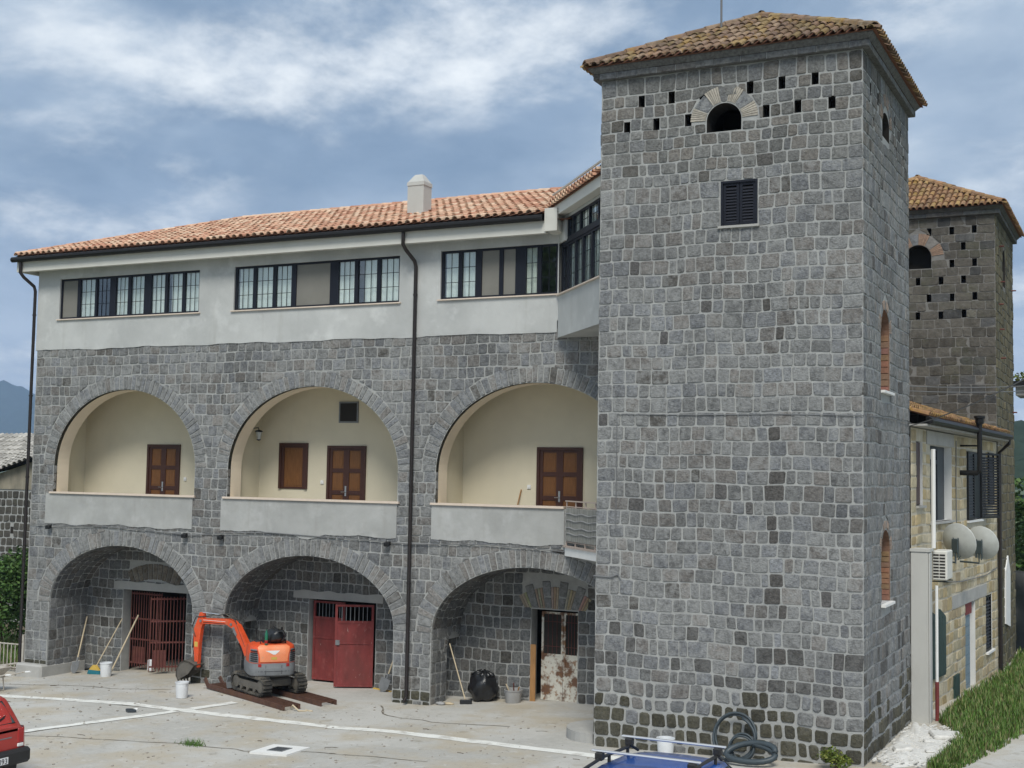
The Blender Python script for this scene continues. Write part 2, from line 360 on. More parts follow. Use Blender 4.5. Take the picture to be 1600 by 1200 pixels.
def lay(mp, u0, u1, vs, wr, tintf, excl=None, joint=.02, hp=(.006, .022), rc=.03, minarea=.006, bev=.016, wob=.012):
    outl = []
    ph = R.uniform(0, 9)
    for va, vb in zip(vs, vs[1:]):
        ex = []
        if excl:
            for f in excl:
                a, b = f(va+.005), f(vb-.005)
                if a is None and b is None:
                    m_ = f((va+vb)/2)
                    if m_ is None: continue
                    a = b = m_
                if a is None: a = b
                if b is None:
                    c = (a[0]+a[1])/2; b = (c, c) if getattr(f, 'arch', 0) else a
                ex.append((a[0], b[0], a[1], b[1]))
            ex.sort()
        lefts = [(u0, u0)]; rights = []
        for a0, a1, b0, b1 in ex: rights.append((a0, a1)); lefts.append((b0, b1))
        rights.append((u1, u1))
        for (l0, l1), (q0, q1) in zip(lefts, rights):
            if q0-l0 < .02 and q1-l1 < .02: continue
            base = [(l0, va), (max(q0, l0), va), (max(q1, l1), vb), (l1, vb)]
            lo, hi = min(l0, l1), max(q0, q1, l0, l1); cuts = [lo]; x = lo
            n = max(1, round((hi-lo)/(.5*(wr[0]+wr[1]))))
            ws = [R.uniform(*wr) for _ in range(n)]; s_ = (hi-lo)/sum(ws)
            for k in ws: x += k*s_; cuts.append(x)
            cuts[-1] = hi
            for a, b in zip(cuts, cuts[1:]):
                p = clip(clip(base, a, None, 1), b, None, -1)
                q = []
                for z_ in p:
                    if not q or math.dist(z_, q[-1]) > .004: q.append(z_)
                if len(q) > 2 and math.dist(q[0], q[-1]) < .004: q.pop()
                if len(q) < 3: continue
                q = [(s1+wob*math.sin(5.1*t1+ph+3*s1), t1+wob*math.sin(3.7*s1+ph)) for s1, t1 in q]
                if area(q) < minarea: continue
                p = inset(q, joint*R.uniform(.35, .75))
                if len(p) < 3 or area(p) < minarea*.6 or area(p) > area(q): continue
                g = stone_geo(p, mp, R.uniform(*hp), rc, bev)
                outl.append((weight(mp, p), g, tintf(sum(k[0] for k in p)/len(p), sum(k[1] for k in p)/len(p))))
    return outl
def emit(lst, root, name, mat, mass, limit=300, minw=1.1e-6):
    lst.sort(key=lambda t: -t[0])
    rest = MB()
    for i, (w_, (vs, fs), c) in enumerate(lst):
        if i < limit and w_ > minw:
            b = MB(); b.add(vs, fs, c); b.build(name, mat, root)
        else: rest.add(vs, fs, c)
    if rest.v: rest.build(mass, mat, root, kind='stuff')
def grey_tint(u, v):
    g = R.choice((.16, .17, .18, .185, .195, .205, .22)); k = R.random()
    c = (g*.985, g, g*.995)
    if k < .20: c = (g*1.04, g*.985, g*.93)
    elif k < .45: c = (g*.955, g*.99, g*1.04)
    if k > .975: c = (.10, .095, .088)
    return (*c, R.choice((.5, .75, .9, 1., 1.)))
def patchy(t, u, v, sc=.55, amt=.26):
    p = noise.fractal(V((u*sc, v*sc*1.3, 4.2)), 1., 2., 3); k = 1+amt*p
    return (t[0]*k, t[1]*k, t[2]*k, min(1, max(.1, t[3]+.6*p)))
def wall(mb, mp, u0, u1, v0, v1, ops, rev=None, revd=.3, h=0):
    """backing with openings; each opening = (ua, ub, lo(u), hi(u), samples)"""
    bs = {round(u0, 5), round(u1, 5)}
    for a, b, lo, hi, n in ops:
        for i in range(n+1):
            t = i/n
            if n > 2: t = .5-.5*math.cos(math.pi*t)
            bs.add(round(a+(b-a)*t, 5))
    bs = sorted(x for x in bs if u0-1e-6 <= x <= u1+1e-6)
    for a, b in zip(bs, bs[1:]):
        m_ = (a+b)/2; act = sorted([o for o in ops if o[0]-1e-6 < m_ < o[1]+1e-6], key=lambda o: o[2](m_))
        l0 = l1 = v0
        e = 1e-4
        for o in act:
            lo0, lo1, hi0, hi1 = o[2](a+e), o[2](b-e), o[3](a+e), o[3](b-e)
            if lo0 > l0+1e-4 or lo1 > l1+1e-4: mb.quad(mp(a, l0, h), mp(b, l1, h), mp(b, lo1, h), mp(a, lo0, h))
            l0, l1 = hi0, hi1
        if v1 > l0+1e-4 or v1 > l1+1e-4: mb.quad(mp(a, l0, h), mp(b, l1, h), mp(b, v1, h), mp(a, v1, h))
def outline(o):
    a, b, lo, hi, n = o; e = 1e-4
    top = []
    for i in range(n+1):
        t = i/n
        if n > 2: t = .5-.5*math.cos(math.pi*t)
        top.append((a+(b-a)*t, hi(min(max(a+(b-a)*t, a+e), b-e))))
    return [(a, lo(a+e))]+top+[(b, lo(b-e))]
def reveal(mb, mp, o, h0, h1, bottom=False, back=False, col=None):
    p = outline(o)
    for q, s in zip(p, p[1:]): mb.quad(mp(*q, h0), mp(*s, h0), mp(*s, h1), mp(*q, h1), col)
    if bottom: mb.quad(mp(*p[-1], h0), mp(*p[0], h0), mp(*p[0], h1), mp(*p[-1], h1))
    if back: mb.add([mp(*q, h1) for q in p], [tuple(range(len(p)))])
def rect(a, b, lo, hi): return (a, b, lambda u: lo, lambda u: hi, 1)
def arch(c, hw, lo, spring, crown, n=28):
    return (c-hw, c+hw, lambda u: lo, lambda u: spring+(crown-spring)*math.sqrt(max(0, 1-((u-c)/hw)**2)), n)
def ex_rect(a, b, lo, hi, m=.0):
    return lambda v: (a-m, b+m) if lo-m*.2 < v < hi+m*.2 else None
def ex_arch(c, hw, lo, spring, crown):
    def f(v):
        if v < lo or v >= crown: return None
        if v <= spring: return (c-hw, c+hw)
        d = hw*math.sqrt(max(0, 1-((v-spring)/(crown-spring))**2)); return (c-d, c+d)
    f.arch = 1
    return f
def ex_jamb(c, hj, lo, spring, hw, crown):
    g = ex_arch(c, hw, spring, spring, crown)
    f = lambda v: None if v < lo else ((c-hj, c+hj) if v < spring else g(v))
    f.arch = 1
    return f
def ring_stones(mp, c, hw, spring, crown, wd, n, tintf, hp=(.010, .024), a0=0., back=-.03):
    """voussoirs along a half ellipse; they run back into the wall"""
    outl = []; rise = crown-spring
    ts = []; N_ = 400
    pts = [(-hw*math.cos(math.pi*i/N_), rise*math.sin(math.pi*i/N_)) for i in range(N_+1)]
    acc = [0]
    for p, q in zip(pts, pts[1:]): acc.append(acc[-1]+math.dist(p, q))
    def at(s):
        s *= acc[-1]; i = 0; lo, hi = 0, N_
        while hi-lo > 1:
            m_ = (lo+hi)//2
            if acc[m_] <= s: lo = m_
            else: hi = m_
        t = math.pi*(lo+(s-acc[lo])/max(1e-9, acc[hi]-acc[lo]))/N_
        p = (-hw*math.cos(t), rise*math.sin(t)); nx, ny = p[0]/hw**2, p[1]/rise**2; l = math.hypot(nx, ny); return p, (nx/l, ny/l)
    e = [0]+[(i+R.uniform(-.16, .16))/n for i in range(1, n)]+[1]
    for s0, s1 in zip(e, e[1:]):
        p0, n0 = at(s0); p1, n1 = at(s1); wl = wd*R.uniform(.92, 1.1)
        poly = [(c+p0[0], spring+p0[1]), (c+p0[0]+n0[0]*wl, spring+p0[1]+n0[1]*wl), (c+p1[0]+n1[0]*wl, spring+p1[1]+n1[1]*wl), (c+p1[0], spring+p1[1])]
        if area(poly) < 0: poly.reverse()
        p = inset(poly, .0125)
        if len(p) < 3: continue
        outl.append((weight(mp, p), stone_geo(p, mp, R.uniform(*hp), .018, .012, back), tintf(c, spring)))
    return outl
# clay tiles -------------------------------------------------------
def tile_geo(p0, p1, side, nrm, r0_, r1_, lift=.0, n=5):
    """half round tile from p0 (low, wide end) to p1 (upper end)"""
    vs = []
    for p, r in ((p0, r0_), (p1, r1_)):
        for th in (1., .80):
            vs += [p+nrm*lift+side*(-math.cos(math.pi*i/n)*r*th)+nrm*(math.sin(math.pi*i/n)*r*th*.9) for i in range(n+1)]
    k = n+1
    fs = [(i, i+1, 2*k+i+1, 2*k+i) for i in range(n)]+[(i, k+i, k+i+1, i+1) for i in range(n)]+[(k+i, 3*k+i, 3*k+i+1, k+i+1) for i in range(n)]
    return vs, fs
def tile_slope(A, B, C_, D_, pitch, row, r, tintf, over=.06, lap=.05):
    """A-B eave (left to right), D_-C_ top edge; returns tile list"""
    A, B, C_, D_ = map(V, (A, B, C_, D_)); ev = (B-A); ln = ev.length; e = ev/ln
    upd = (D_-A)-e*((D_-A).dot(e)); H = upd.length; u_ = upd/H; nn = e.cross(u_).normalized()
    if nn.z < 0: nn = -nn
    lx = (D_-A).dot(e); rx = (C_-A).dot(e); outl = []
    nrow = max(1, round(H/row)); ncol = max(1, round(ln/pitch))
    for j in range(nrow):
        h0 = H*j/nrow-(over if j == 0 else lap); h1 = H*(j+1)/nrow
        for i in range(ncol):
            x = ln*(i+.5)/ncol; hm = max(h0, 0)
            if x < lx*hm/H or x > ln+(rx-ln)*hm/H: continue
            h1c = h1
            if lx > 0: h1c = min(h1c, H*x/lx if lx > 1e-6 else h1)
            if rx < ln: h1c = min(h1c, H*(ln-x)/(ln-rx))
            if h1c-h0 < .1: continue
            jx = R.uniform(-.012, .012); p0 = A+e*(x+jx)+u_*h0; p1 = A+e*(x+jx+R.uniform(-.01, .01))+u_*h1c
            g = tile_geo(p0, p1, e, nn, r*R.uniform(.95, 1.05), r*.84, R.uniform(.012, .022)+.012*0)
            g = ([q+nn*(.02 if k < 12 else 0.) for k, q in enumerate(g[0])], g[1])
            d = CAM-p0; outl.append((max(0.0001, nn.dot(d.normalized()))/d.length_squared*.05, g, tintf()))
    return outl
def terracotta():
    a = R.random(); b = (.56, .315, .21)
    if a < .35: b = (.62, .395, .27)
    elif a < .5: b = (.49, .25, .165)
    elif a < .75: b = (.66, .475, .34)
    k = R.uniform(.85, 1.1); return (b[0]*k, b[1]*k, b[2]*k, 0)
def oldclay():
    k = R.uniform(.75, 1.15); b = R.choice(((.26, .17, .115), (.30, .215, .15), (.22, .15, .11), (.28, .2, .1))); return (b[0]*k, b[1]*k, b[2]*k, 0)

# ------------------------------------------------------------------ ground
def build_ground():
    mb = MB()
    xs = [-4800, -2000, -400, -120, -60]+[-45+i*1.5 for i in range(40)]+[20, 60, 200, 600, 1100]
    ys = [-400, -120, -60, -10, 4]+[8+i*1.5 for i in range(28)]+[60, 120, 300, 900, 2500, 4100]
    for y in ys:
        for x in xs:
            far = max(abs(x), abs(y)) > 120
            mb.v.append((x, y, gz(x, y) if not far else (-.7 if x < 0 else .6)-(2. if max(abs(x), abs(y)) > 800 else 0))); mb.c.append(None)
    n = len(xs)
    for j in range(len(ys)-1):
        for i in range(n-1): mb.f.append((j*n+i, j*n+i+1, (j+1)*n+i+1, (j+1)*n+i))
    m = M('worn_yard', (.44, .43, .40), .95, var=.10, vs=9, bump=.35, bs=14, spec=.15,
          mix=[((.36, .345, .315), .27, .52, .68, .45), ((.53, .52, .49), .42, .42, .58, .8), ((.44, .385, .295), .75, .45, .62, .72), ((.28, .25, .20), 2.3, .60, .70, .5), ((.56, .55, .52), 3.1, .60, .68, .6), ((.17, .155, .13), 11, .63, .70, .55)])
    o = mb.build('ground', m, None, smooth=True); o['kind'] = 'structure'
    o.data.materials.append(M('rough_meadow', (.085, .12, .04), .95, var=.3, vs=.6, mix=[((.20, .18, .09), .11, .48, .68, .7), ((.05, .085, .025), .05, .5, .7, .6)]))
    for p in o.data.polygons:
        c = p.center
        if c.x < -29 or c.x > 9 or c.y > 48: p.material_index = 1
build_ground()
def sheet(name, pts, mat, lift=.006, parent=None, n=1):
    mb = MB(); mb.add([(x, y, gz(x, y)+lift) for x, y in pts], [tuple(range(len(pts)))]); return mb.build(name, mat, parent)
def strip_line(name, pts, wd, label):
    mb = MB(); L_ = []
    for (a, b) in zip(pts, pts[1:]):
        k = max(2, int(math.dist(a, b)/.35))
        L_ += [(a[0]+(b[0]-a[0])*i/k, a[1]+(b[1]-a[1])*i/k) for i in range(k)]
    L_.append(pts[-1]); vs = []
    for i, p in enumerate(L_):
        a, b = L_[max(0, i-1)], L_[min(len(L_)-1, i+1)]; d = V((b[0]-a[0], b[1]-a[1])).normalized(); s_ = V((-d.y, d.x))
        for k in (-1, 1):
            ww = wd/2*R.uniform(.8, 1.12); q = (p[0]+s_.x*k*ww, p[1]+s_.y*k*ww); vs.append((*q, gz(*q)+.006))
    mb.add(vs, [(2*i, 2*i+1, 2*i+3, 2*i+2) for i in range(len(L_)-1)])
    o = mb.build(name, m_line); o['kind'] = 'structure'; return o
strip_line('painted_line', [(-27.5, 22.6), (-24.37, 22.41), (-19.12, 22.3), (-13.58, 22.41), (-8.83, 21.72), (-5.5, 21.3)], .31, '')
o = strip_line('painted_line', [(-21.0, 16.6), (-20.08, 19.06), (-19.06, 21.9), (-18.58, 23.63)], .26, '')
for v_ in o.data.vertices: v_.co.z += .004

m_crack = M('dirt_filled_crack', (.17, .15, .12), .95, var=.3, vs=8, mix=[((.38, .36, .32), 2.5, .5, .62, 1.)])
for pts in ([(-20.6, 18.3), (-19.2, 18.9), (-18.0, 19.2), (-16.6, 19.6), (-15.2, 19.7), (-13.9, 20.1), (-11, 20.2)], [(-26.5, 24.0), (-24.2, 24.3), (-22.4, 24.1), (-20.8, 24.4)], [(-15.6, 25.0), (-14.8, 24.0), (-13.2, 23.6), (-11.4, 23.9)]):
    q_ = []
    for a, b in zip(pts, pts[1:]): q_ += [(a[0]+(b[0]-a[0])*i/5+R.uniform(-.04, .04), a[1]+(b[1]-a[1])*i/5+R.uniform(-.05, .05)) for i in range(5)]
    o = strip_line('ground_crack', q_, .045, ''); o.data.materials[0] = m_crack
    for v_ in o.data.vertices: v_.co.z -= .002
# ------------------------------------------------------------------ windows and doors
def glazing(parent, mp, u0, u1, v0, v1, cells, sill=True, name='window', fr=.05, dep=-.10, grid=(3, 3), label=None, blinds=(), bare=()):
    """frame mesh = the part; panes, glazing bars, curtain, blinds and sill are its pieces. cells: boundaries with post widths"""
    mb = MB()
    def bar(a, b, c, d, h0=dep, h1=dep+.05): mb.prism([(a, c), (b, c), (b, d), (a, d)], mp, h0, h1)
    bar(u0, u1, v0, v0+fr); bar(u0, u1, v1-fr, v1)
    for u, wd in cells: bar(max(u0, u-wd/2), min(u1, u+wd/2), v0+fr, v1-fr, dep-.005, dep+.055)
    f = mb.build(name, m_frame, parent, label=label)
    edges = [(max(u0, u-wd/2), min(u1, u+wd/2)) for u, wd in cells]
    gb = MB()
    for i, ((a, b), (c, d)) in enumerate(zip(edges, edges[1:])):
        if i in blinds:
            q = MB(); q.prism([(b, v0+fr), (c, v0+fr), (c, v1-fr), (b, v1-fr)], mp, dep+.012, dep+.02); q.build('insect_screen', m_screen, f)
            continue
        q = MB(); q.prism([(b, v0+fr), (c, v0+fr), (c, v1-fr), (b, v1-fr)], mp, dep+.012, dep+.018); q.build('pane', m_glass, f)
        gx = grid[0] if (c-b) > .3 else 2
        for k in range(1, gx): x = b+(c-b)*k/gx; gb.prism([(x-.006, v0+fr), (x+.006, v0+fr), (x+.006, v1-fr), (x-.006, v1-fr)], mp, dep+.019, dep+.028)
        for k in range(1, grid[1]): y = v0+fr+(v1-v0-2*fr)*k/grid[1]; gb.prism([(b, y-.006), (c, y-.006), (c, y+.006), (b, y+.006)], mp, dep+.0195, dep+.0275)
    if gb.v: gb.build('glazing_bar', m_frame, f)
    # curtain in soft folds behind the glass, with gaps
    cu = MB(); x = u0+.08; k = 0; pv = None; gap = R.uniform(.9, 1.3)
    while x < u1-.05:
        h = dep-.05-.016*math.sin(k*1.15)-.010*math.sin(k*.37)
        cur = (mp(x, v0+.02, h), mp(x, v1-.02, h+.005))
        if pv and (k % 53) < 49 and not any(edges[i][1]-.02 < x < edges[i+1][0]+.05 for i in bare): cu.quad(pv[0], cur[0], cur[1], pv[1])
        pv = cur; x += .035; k += 1
    cu.build('curtain', m_curtain, f, smooth=True)
    rm = MB(); d = dep-1.1
    p = [mp(a, b, h) for h in (dep-.02, d) for a, b in ((u0-.02, v0-.02), (u1+.02, v0-.02), (u1+.02, v1+.02), (u0-.02, v1+.02))]
    rm.add(p, [(0, 1, 5, 4), (1, 2, 6, 5), (2, 3, 7, 6), (3, 0, 4, 7), (4, 5, 6, 7)]); rm.build('room', m_room, f)
    if sill:
        s_ = MB(); s_.prism([(u0-.06, v0-.03), (u1+.06, v0-.03), (u1+.06, v0-.002), (u0-.06, v0-.002)], mp, dep, .05); s_.build('sill', m_travertine, f)
    return f
def double_door(parent, mp, u0, u1, v0, v1, leafs=2, npan=3, name='door', handle=True):
    fr = .07; mb = MB()
    for a, b, c, d in ((u0, u0+fr, v0, v1), (u1-fr, u1, v0, v1), (u0+fr, u1-fr, v1-fr, v1)): mb.prism([(a, c), (b, c), (b, d), (a, d)], mp, -.02, .05)
    f = mb.build(name, m_mahog, parent)
    wl = (u1-u0-2*fr)/leafs
    for k in range(leafs):
        a = u0+fr+k*wl; b = a+wl; st = .085; q = MB()
        for e in ((a, a+st, v0, v1-fr), (b-st, b, v0, v1-fr)): q.prism([(e[0], e[2]), (e[1], e[2]), (e[1], e[3]), (e[0], e[3])], mp, -.02, .025)
        ph = (v1-fr-v0)/npan
        for j in range(npan+1):
            y0 = max(v0, v0+j*ph-.05); y1 = min(v1-fr, v0+j*ph+.05); q.prism([(a+st, y0), (b-st, y0), (b-st, y1), (a+st, y1)], mp, -.02, .022)
        q.build('door_leaf', m_mahog, f)
        for j in range(npan):
            y0 = v0+j*ph+.05; y1 = v0+(j+1)*ph-.05
            q = MB(); q.prism([(a+st, y0), (b-st, y0), (b-st, y1), (a+st, y1)], mp, -.015, .006)
            q.prism([(a+st+.03, y0+.04), (b-st-.03, y0+.04), (b-st-.03, y1-.04), (a+st+.03, y1-.04)], mp, .006, .014)
            q.build('panel', m_wood, f)
    if handle:
        q = MB(); um = (u0+u1)/2; q.prism([(um-.022, v0+1.0), (um+.022, v0+1.0), (um+.022, v0+1.25), (um-.022, v0+1.25)], mp, .026, .04); q.tube([mp(um, v0+1.1, .04), mp(um, v0+1.1, .08), mp(um-.1, v0+1.1, .085)], .011, 6); q.build('handle', m_handle, f)
    return f
def louvre(parent, mp, u0, u1, v0, v1, name, mat, h=0., pitch=.055, th=.03):
    mb = MB(); fr = .05
    for a, b, c, d in ((u0, u0+fr, v0, v1), (u1-fr, u1, v0, v1), (u0+fr, u1-fr, v0, v0+fr), (u0+fr, u1-fr, v1-fr, v1)): mb.prism([(a, c), (b, c), (b, d), (a, d)], mp, h, h+th)
    f = mb.build(name, mat, parent); n = int((v1-v0-2*fr)/pitch)
    sm = MB()
    for i in range(n):
        y = v0+fr+(i+.5)*pitch
        p = [mp(u, y+dy, h+hh) for u in (u0+fr, u1-fr) for dy, hh in ((.022, .004), (-.022, th-.003), (-.027, th-.006), (.017, .001))]
        sm.add(p, [(0, 1, 5, 4), (1, 2, 6, 5), (2, 3, 7, 6), (3, 0, 4, 7), (0, 3, 2, 1), (4, 5, 6, 7)])
    sm.build('louvre_slat', mat, f, kind='stuff')
    return f
def room_box(mb, mp, u0, u1, v0, v1, d0, d1):
    p = [mp(a, b, h) for h in (d0, d1) for a, b in ((u0, v0), (u1, v0), (u1, v1), (u0, v1))]
    mb.add(p, [(0, 1, 5, 4), (1, 2, 6, 5), (2, 3, 7, 6), (3, 0, 4, 7), (4, 5, 6, 7)])
def ex_fan(mpz, c, hw, spring, rise): pass

# ------------------------------------------------------------------ the arcade building
YF = 25.5; YB = 26.9
B = thing('arcade_building', 'long grey stone building with two rows of arches below a plastered top floor', 'building', (-18, 30, 0))
mpF = plane((0, YF, 0), X, Z, -Yv)
mpB = plane((0, YB, 0), X, Z, -Yv)
UA = [(-23.95, 2.40), (-18.05, 2.46), (-12.13, 2.45)]     # upper arches: centre, half width
GA = [(-23.90, 2.43), (-18.05, 2.44), (-12.17, 2.44)]
US, UC = 5.25, 7.25
GS, GC = 1.62, 3.2
FL = 3.60; XL, XR = -27.15, -9.42
ops = [arch(c, h, 4.5, US, UC, 36) for c, h in UA]+[arch(c, h, -1., GS, GC, 36) for c, h in GA]
mb = MB(); wall(mb, mpF, XL, XR, -1., 8.42, ops)
# left flank and rear of the building
lz = 10.6
mb.box(XL, XL+.5, YF+.02, 34, -1, 8.42); mb.box(XL, XR, 33.6, 34, -1, 8.42)
mb.build('wall', m_mortar, B)
# piers and ground arch reveals, with the low passages through the piers
mb = MB(); st = []
DEP = .74
for i, (c, h) in enumerate(GA):
    o = arch(c, h, -1., GS, GC, 36)
    p = outline(o)
    for q, s in zip(p[1:-1], p[2:-1]): mb.quad(mpF(*q, 0), mpF(*s, 0), mpF(*s, -(YB-YF)), mpF(*q, -(YB-YF)))
    for sgn in (-1, 1):
        xw = c+sgn*h
        Nn = X*(-sgn)
        mpS = plane((xw, YF, 0), Yv, Z, Nn)
        solid = (i == 0 and sgn == -1)
        pas = [] if solid else [(.74, 1.38, lambda u: -1., lambda u: 1.10+.44*math.sqrt(max(0, 1-((u-1.06)/.33)**2)), 10)]
        wall(mb, mpS, 0, YB-YF, -1, GS, [(a, b, l_, (lambda f: lambda u: min(f(u), GS-.02))(hh), n) for a, b, l_, hh, n in pas])
        zb = gz(xw, 26)-.1
        st += lay(mpS, .02, YB-YF-.02, courses(zb, GS+.1, .27), (.2, .34), lambda u, v: tuple(k*(1 if u < .3 else .78) for k in grey_tint(u, v)[:3])+(.4,), [ex_jamb(1.06, .33, -2, 1.10, .50, 1.66)] if pas else None)  # stones deeper in are tinted darker to paint the recess shade
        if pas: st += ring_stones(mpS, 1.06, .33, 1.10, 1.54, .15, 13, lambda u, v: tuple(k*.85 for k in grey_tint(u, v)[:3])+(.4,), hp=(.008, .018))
    # vault stones, long and flat, following the curve, shade put into the tint
    pts = p[1:-1]; acc = [0]
    for q, s in zip(pts, pts[1:]): acc.append(acc[-1]+math.dist(q, s))
    def vm(u, v, hh=0, pts=pts, acc=acc):
        u = min(max(u, 0), acc[-1]-1e-4); k = 0
        while acc[k+1] < u: k += 1
        t = (u-acc[k])/(acc[k+1]-acc[k]); a, b = pts[k], pts[k+1]
        x, z = a[0]+(b[0]-a[0])*t, a[1]+(b[1]-a[1])*t; d = V((b[1]-a[1], 0, -(b[0]-a[0]))).normalized()
        return V((x, YF+v, z))+d*hh
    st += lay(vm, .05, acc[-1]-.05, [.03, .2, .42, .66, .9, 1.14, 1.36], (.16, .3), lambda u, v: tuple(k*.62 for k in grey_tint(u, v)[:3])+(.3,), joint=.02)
mb.build('arch_reveal', m_mortar, B)
mb = MB()
for a, b in ((GA[0][0]+GA[0][1], GA[1][0]-GA[1][1]), (GA[1][0]+GA[1][1], GA[2][0]-GA[2][1])):
    mb = MB(); mb.box(a+.01, b-.01, YF+.72, YF+.735, -1, 1.9); mb.box(a+.01, b-.01, YF+.74, YB-.005, 1.40, 3.3); mb.build('pier_core', m_mortar, B)
# facade stones
ch = .268
def exs(pad_u, pad_g):
    l = []
    for c, h in UA: l.append(ex_arch(c, h+pad_u, US-.35, US-.35+.35, UC+pad_u))
    return l
ZB = -.45
exc = []
for c, h in UA: exc.append(ex_jamb(c, h+.01, 4.45, US, h+.375, UC+.375))
PAR = [(-26.58, -21.57), (-20.67, -15.58), (-14.66, -11.36)]
for a, b in PAR: exc.append(ex_rect(a+.03, b-.03, 3.78, 4.45))
exc.append(ex_rect(-11.4, XR, 3.6, 4.45))
for c, h in GA: exc.append(ex_jamb(c, h+.01, -2, GS, h+.425, GC+.425))
def fac_tint(u, v):
    t = patchy(grey_tint(u, v), u, v)
    zb = gz(u, 25.5)
    if v < zb+.42 and R.random() < .85: g = R.uniform(.05, .085); t = (g*1.1, g*1.05, g*.75, .15)
    return t
vsx = courses(ZB, 1.62, ch, .1)+courses(GS, GC+.425, ch, .08)[1:]+[3.78]+courses(3.78, 4.45, .25, .1)[1:]+courses(4.45, US, ch, .1)[1:]+courses(US, UC+.375, ch, .08)[1:]+courses(UC+.375, 8.40, ch, .1)[1:]
st += lay(mpF, XL+.02, XR, vsx, (.19, .37), fac_tint, exc, joint=.022, hp=(.006, .02), rc=.024, bev=.012)
# corner plinth
mb = MB(); mb.rbox(-27.25, -26.3, 25.28, 26.9, -.6, -.02, .05); mb.build('plinth', m_concrete, B)
# porch back wall
G1 = (-25.05, -22.86, 1.93); D2 = (-18.95, -16.97, 2.03); D3 = (-12.78, -11.62, 2.16)
bo = [rect(G1[0], G1[1], -1, G1[2]), rect(D2[0], D2[1], -1, D2[2]), rect(D3[0], D3[1], -1, D3[2])]
mb = MB(); wall(mb, mpB, XL+.5, XR, -1, 3.5, bo)
for o_ in bo: reveal(mb, mpB, o_, 0, -.32)
mb.build('porch_wall', m_mortar, B)
exb = [ex_rect(G1[0], G1[1], -2, G1[2], .01), ex_rect(D2[0], D2[1], -2, D2[2], .01), ex_rect(D3[0], D3[1], -2, D3[2], .01),
       ex_rect(-13.0, -11.4, 2.19, 2.72), ex_rect(-24.85, -23.05, 2.19, 2.70)]
def porch_shade_tint(u, v):  # porch shade painted into the back wall stones by a darker tint
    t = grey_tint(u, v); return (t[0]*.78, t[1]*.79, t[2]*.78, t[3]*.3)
st += lay(mpB, XL+.5, XR, courses(-.42, 1.93, .262, .1)+[2.19, 2.45, 2.71, 2.96, 3.21, 3.45], (.17, .33), porch_shade_tint, exb, joint=.02)
# arch rings
def ring_tint(u, v): t = grey_tint(u, v); return (t[0]*1.12, t[1]*1.12, t[2]*1.12, t[3])
ar = []
for c, h in UA: ar += ring_stones(mpF, c, h, US, UC, .37, 49, ring_tint)
for c, h in GA: ar += ring_stones(mpF, c, h, GS, GC, .42, 45, ring_tint)
emit(ar, B, 'arch_stone', m_stone, 'far_arch_stone')
# stone jambs under the upper springings sit with the courses
for c, h in UA:
    for sg in (-1, 1):
        mpS = plane((c+sg*h, YF, 0), Yv, Z, X*(-sg)); st += lay(mpS, 0.0, .11, courses(4.6, US, .2), (.1, .12), grey_tint, hp=(.004, .01), joint=.014, minarea=.002)
emit(st, B, 'stone', m_stone, 'stone_courses')
# upper loggia rooms
mb = MB()
for c, h in UA:
    mj = MB(); o = arch(c, h, 4.5, US, UC, 36); reveal(mj, mpF, (o[0]+.004, o[1]-.004, o[2], lambda u, f=o[3], c=c, h=h: f(c+(u-c)*h/(h-.004))-.004, 36), -.11, -.52)
    mj.build('loggia_jamb', m_creamj, B, smooth='auto')
wall(mb, mpF, XL+.5, XR, 3.6, 7.6, [arch(c, h, 3.6, US, UC, 36) for c, h in UA], h=-.52)
mb.quad(V((XL+.5, YB+.0, FL)), V((XR, YB, FL)), V((XR, YB, 7.6)), V((XL+.5, YB, 7.6)))
mb.quad(V((XL+.5, YF+.1, 7.6)), V((XR, YF+.1, 7.6)), V((XR, YB, 7.6)), V((XL+.5, YB, 7.6)))
mb.quad(V((XL+.52, YF+.1, FL)), V((XL+.52, YB, FL)), V((XL+.52, YB, 7.6)), V((XL+.52, YF+.1, 7.6)))
for x0, x1 in ((-21.5, -20.6), (-15.55, -14.62)):
    mb.box(x0+.02, x1-.02, YF+.53, YB, FL, 7.6)
mb.build('loggia_wall', m_cream, B)
mb = MB(); mb.box(XL+.5, XR, YF+.12, YB+.2, FL-.16, FL); mb.build('loggia_floor', m_concrete, B)
# parapets, wavy plaster edges
for k, (a, b) in enumerate(PAR):
    mb = MB(); n = 60; low = []; ph = R.uniform(0, 6)
    for i in range(n+1):
        u = a+(b-a)*i/n; low.append((u, 3.71+.02*math.sin(u*2.1+ph)+.014*math.sin(u*6.3+ph)+R.uniform(-.008, .008)-(.09*math.exp(-((u+18.1)/.35)**2))))
    lowp = low; wid = .03
    for (u, z), (u2, z2) in zip(low, low[1:]):
        mb.quad(mpF(u, z, .03), mpF(u2, z2, .03), mpF(u2, 4.5, .03), mpF(u, 4.5, .03)); mb.quad(mpF(u, z, -.02), mpF(u2, z2, -.02), mpF(u2, z2, .03), mpF(u, z, .03))
    for u, sg in ((a, 1), (b, -1)):
        mb.quad(mpF(u, 3.7, -.02), mpF(u, 3.7, .03), mpF(u, 4.5, .03), mpF(u, 4.5, -.02))
    aa, bb = UA[k][0]-UA[k][1]+.003, min(UA[k][0]+UA[k][1]-.003, b)
    mb.box(aa, bb, YF+.02, YF+.2, FL, 4.5)
    pr = mb.build('parapet', m_cement, B)
    mb = MB(); mb.box(aa-.1 if k else aa-.08, bb+(.08 if k < 2 else 0), YF-.075, YF-.002, 4.503, 4.55); mb.box(aa+.001, bb-.001, YF-.001, YF+.24, 4.5025, 4.549); mb.build('coping', m_travertine, pr)
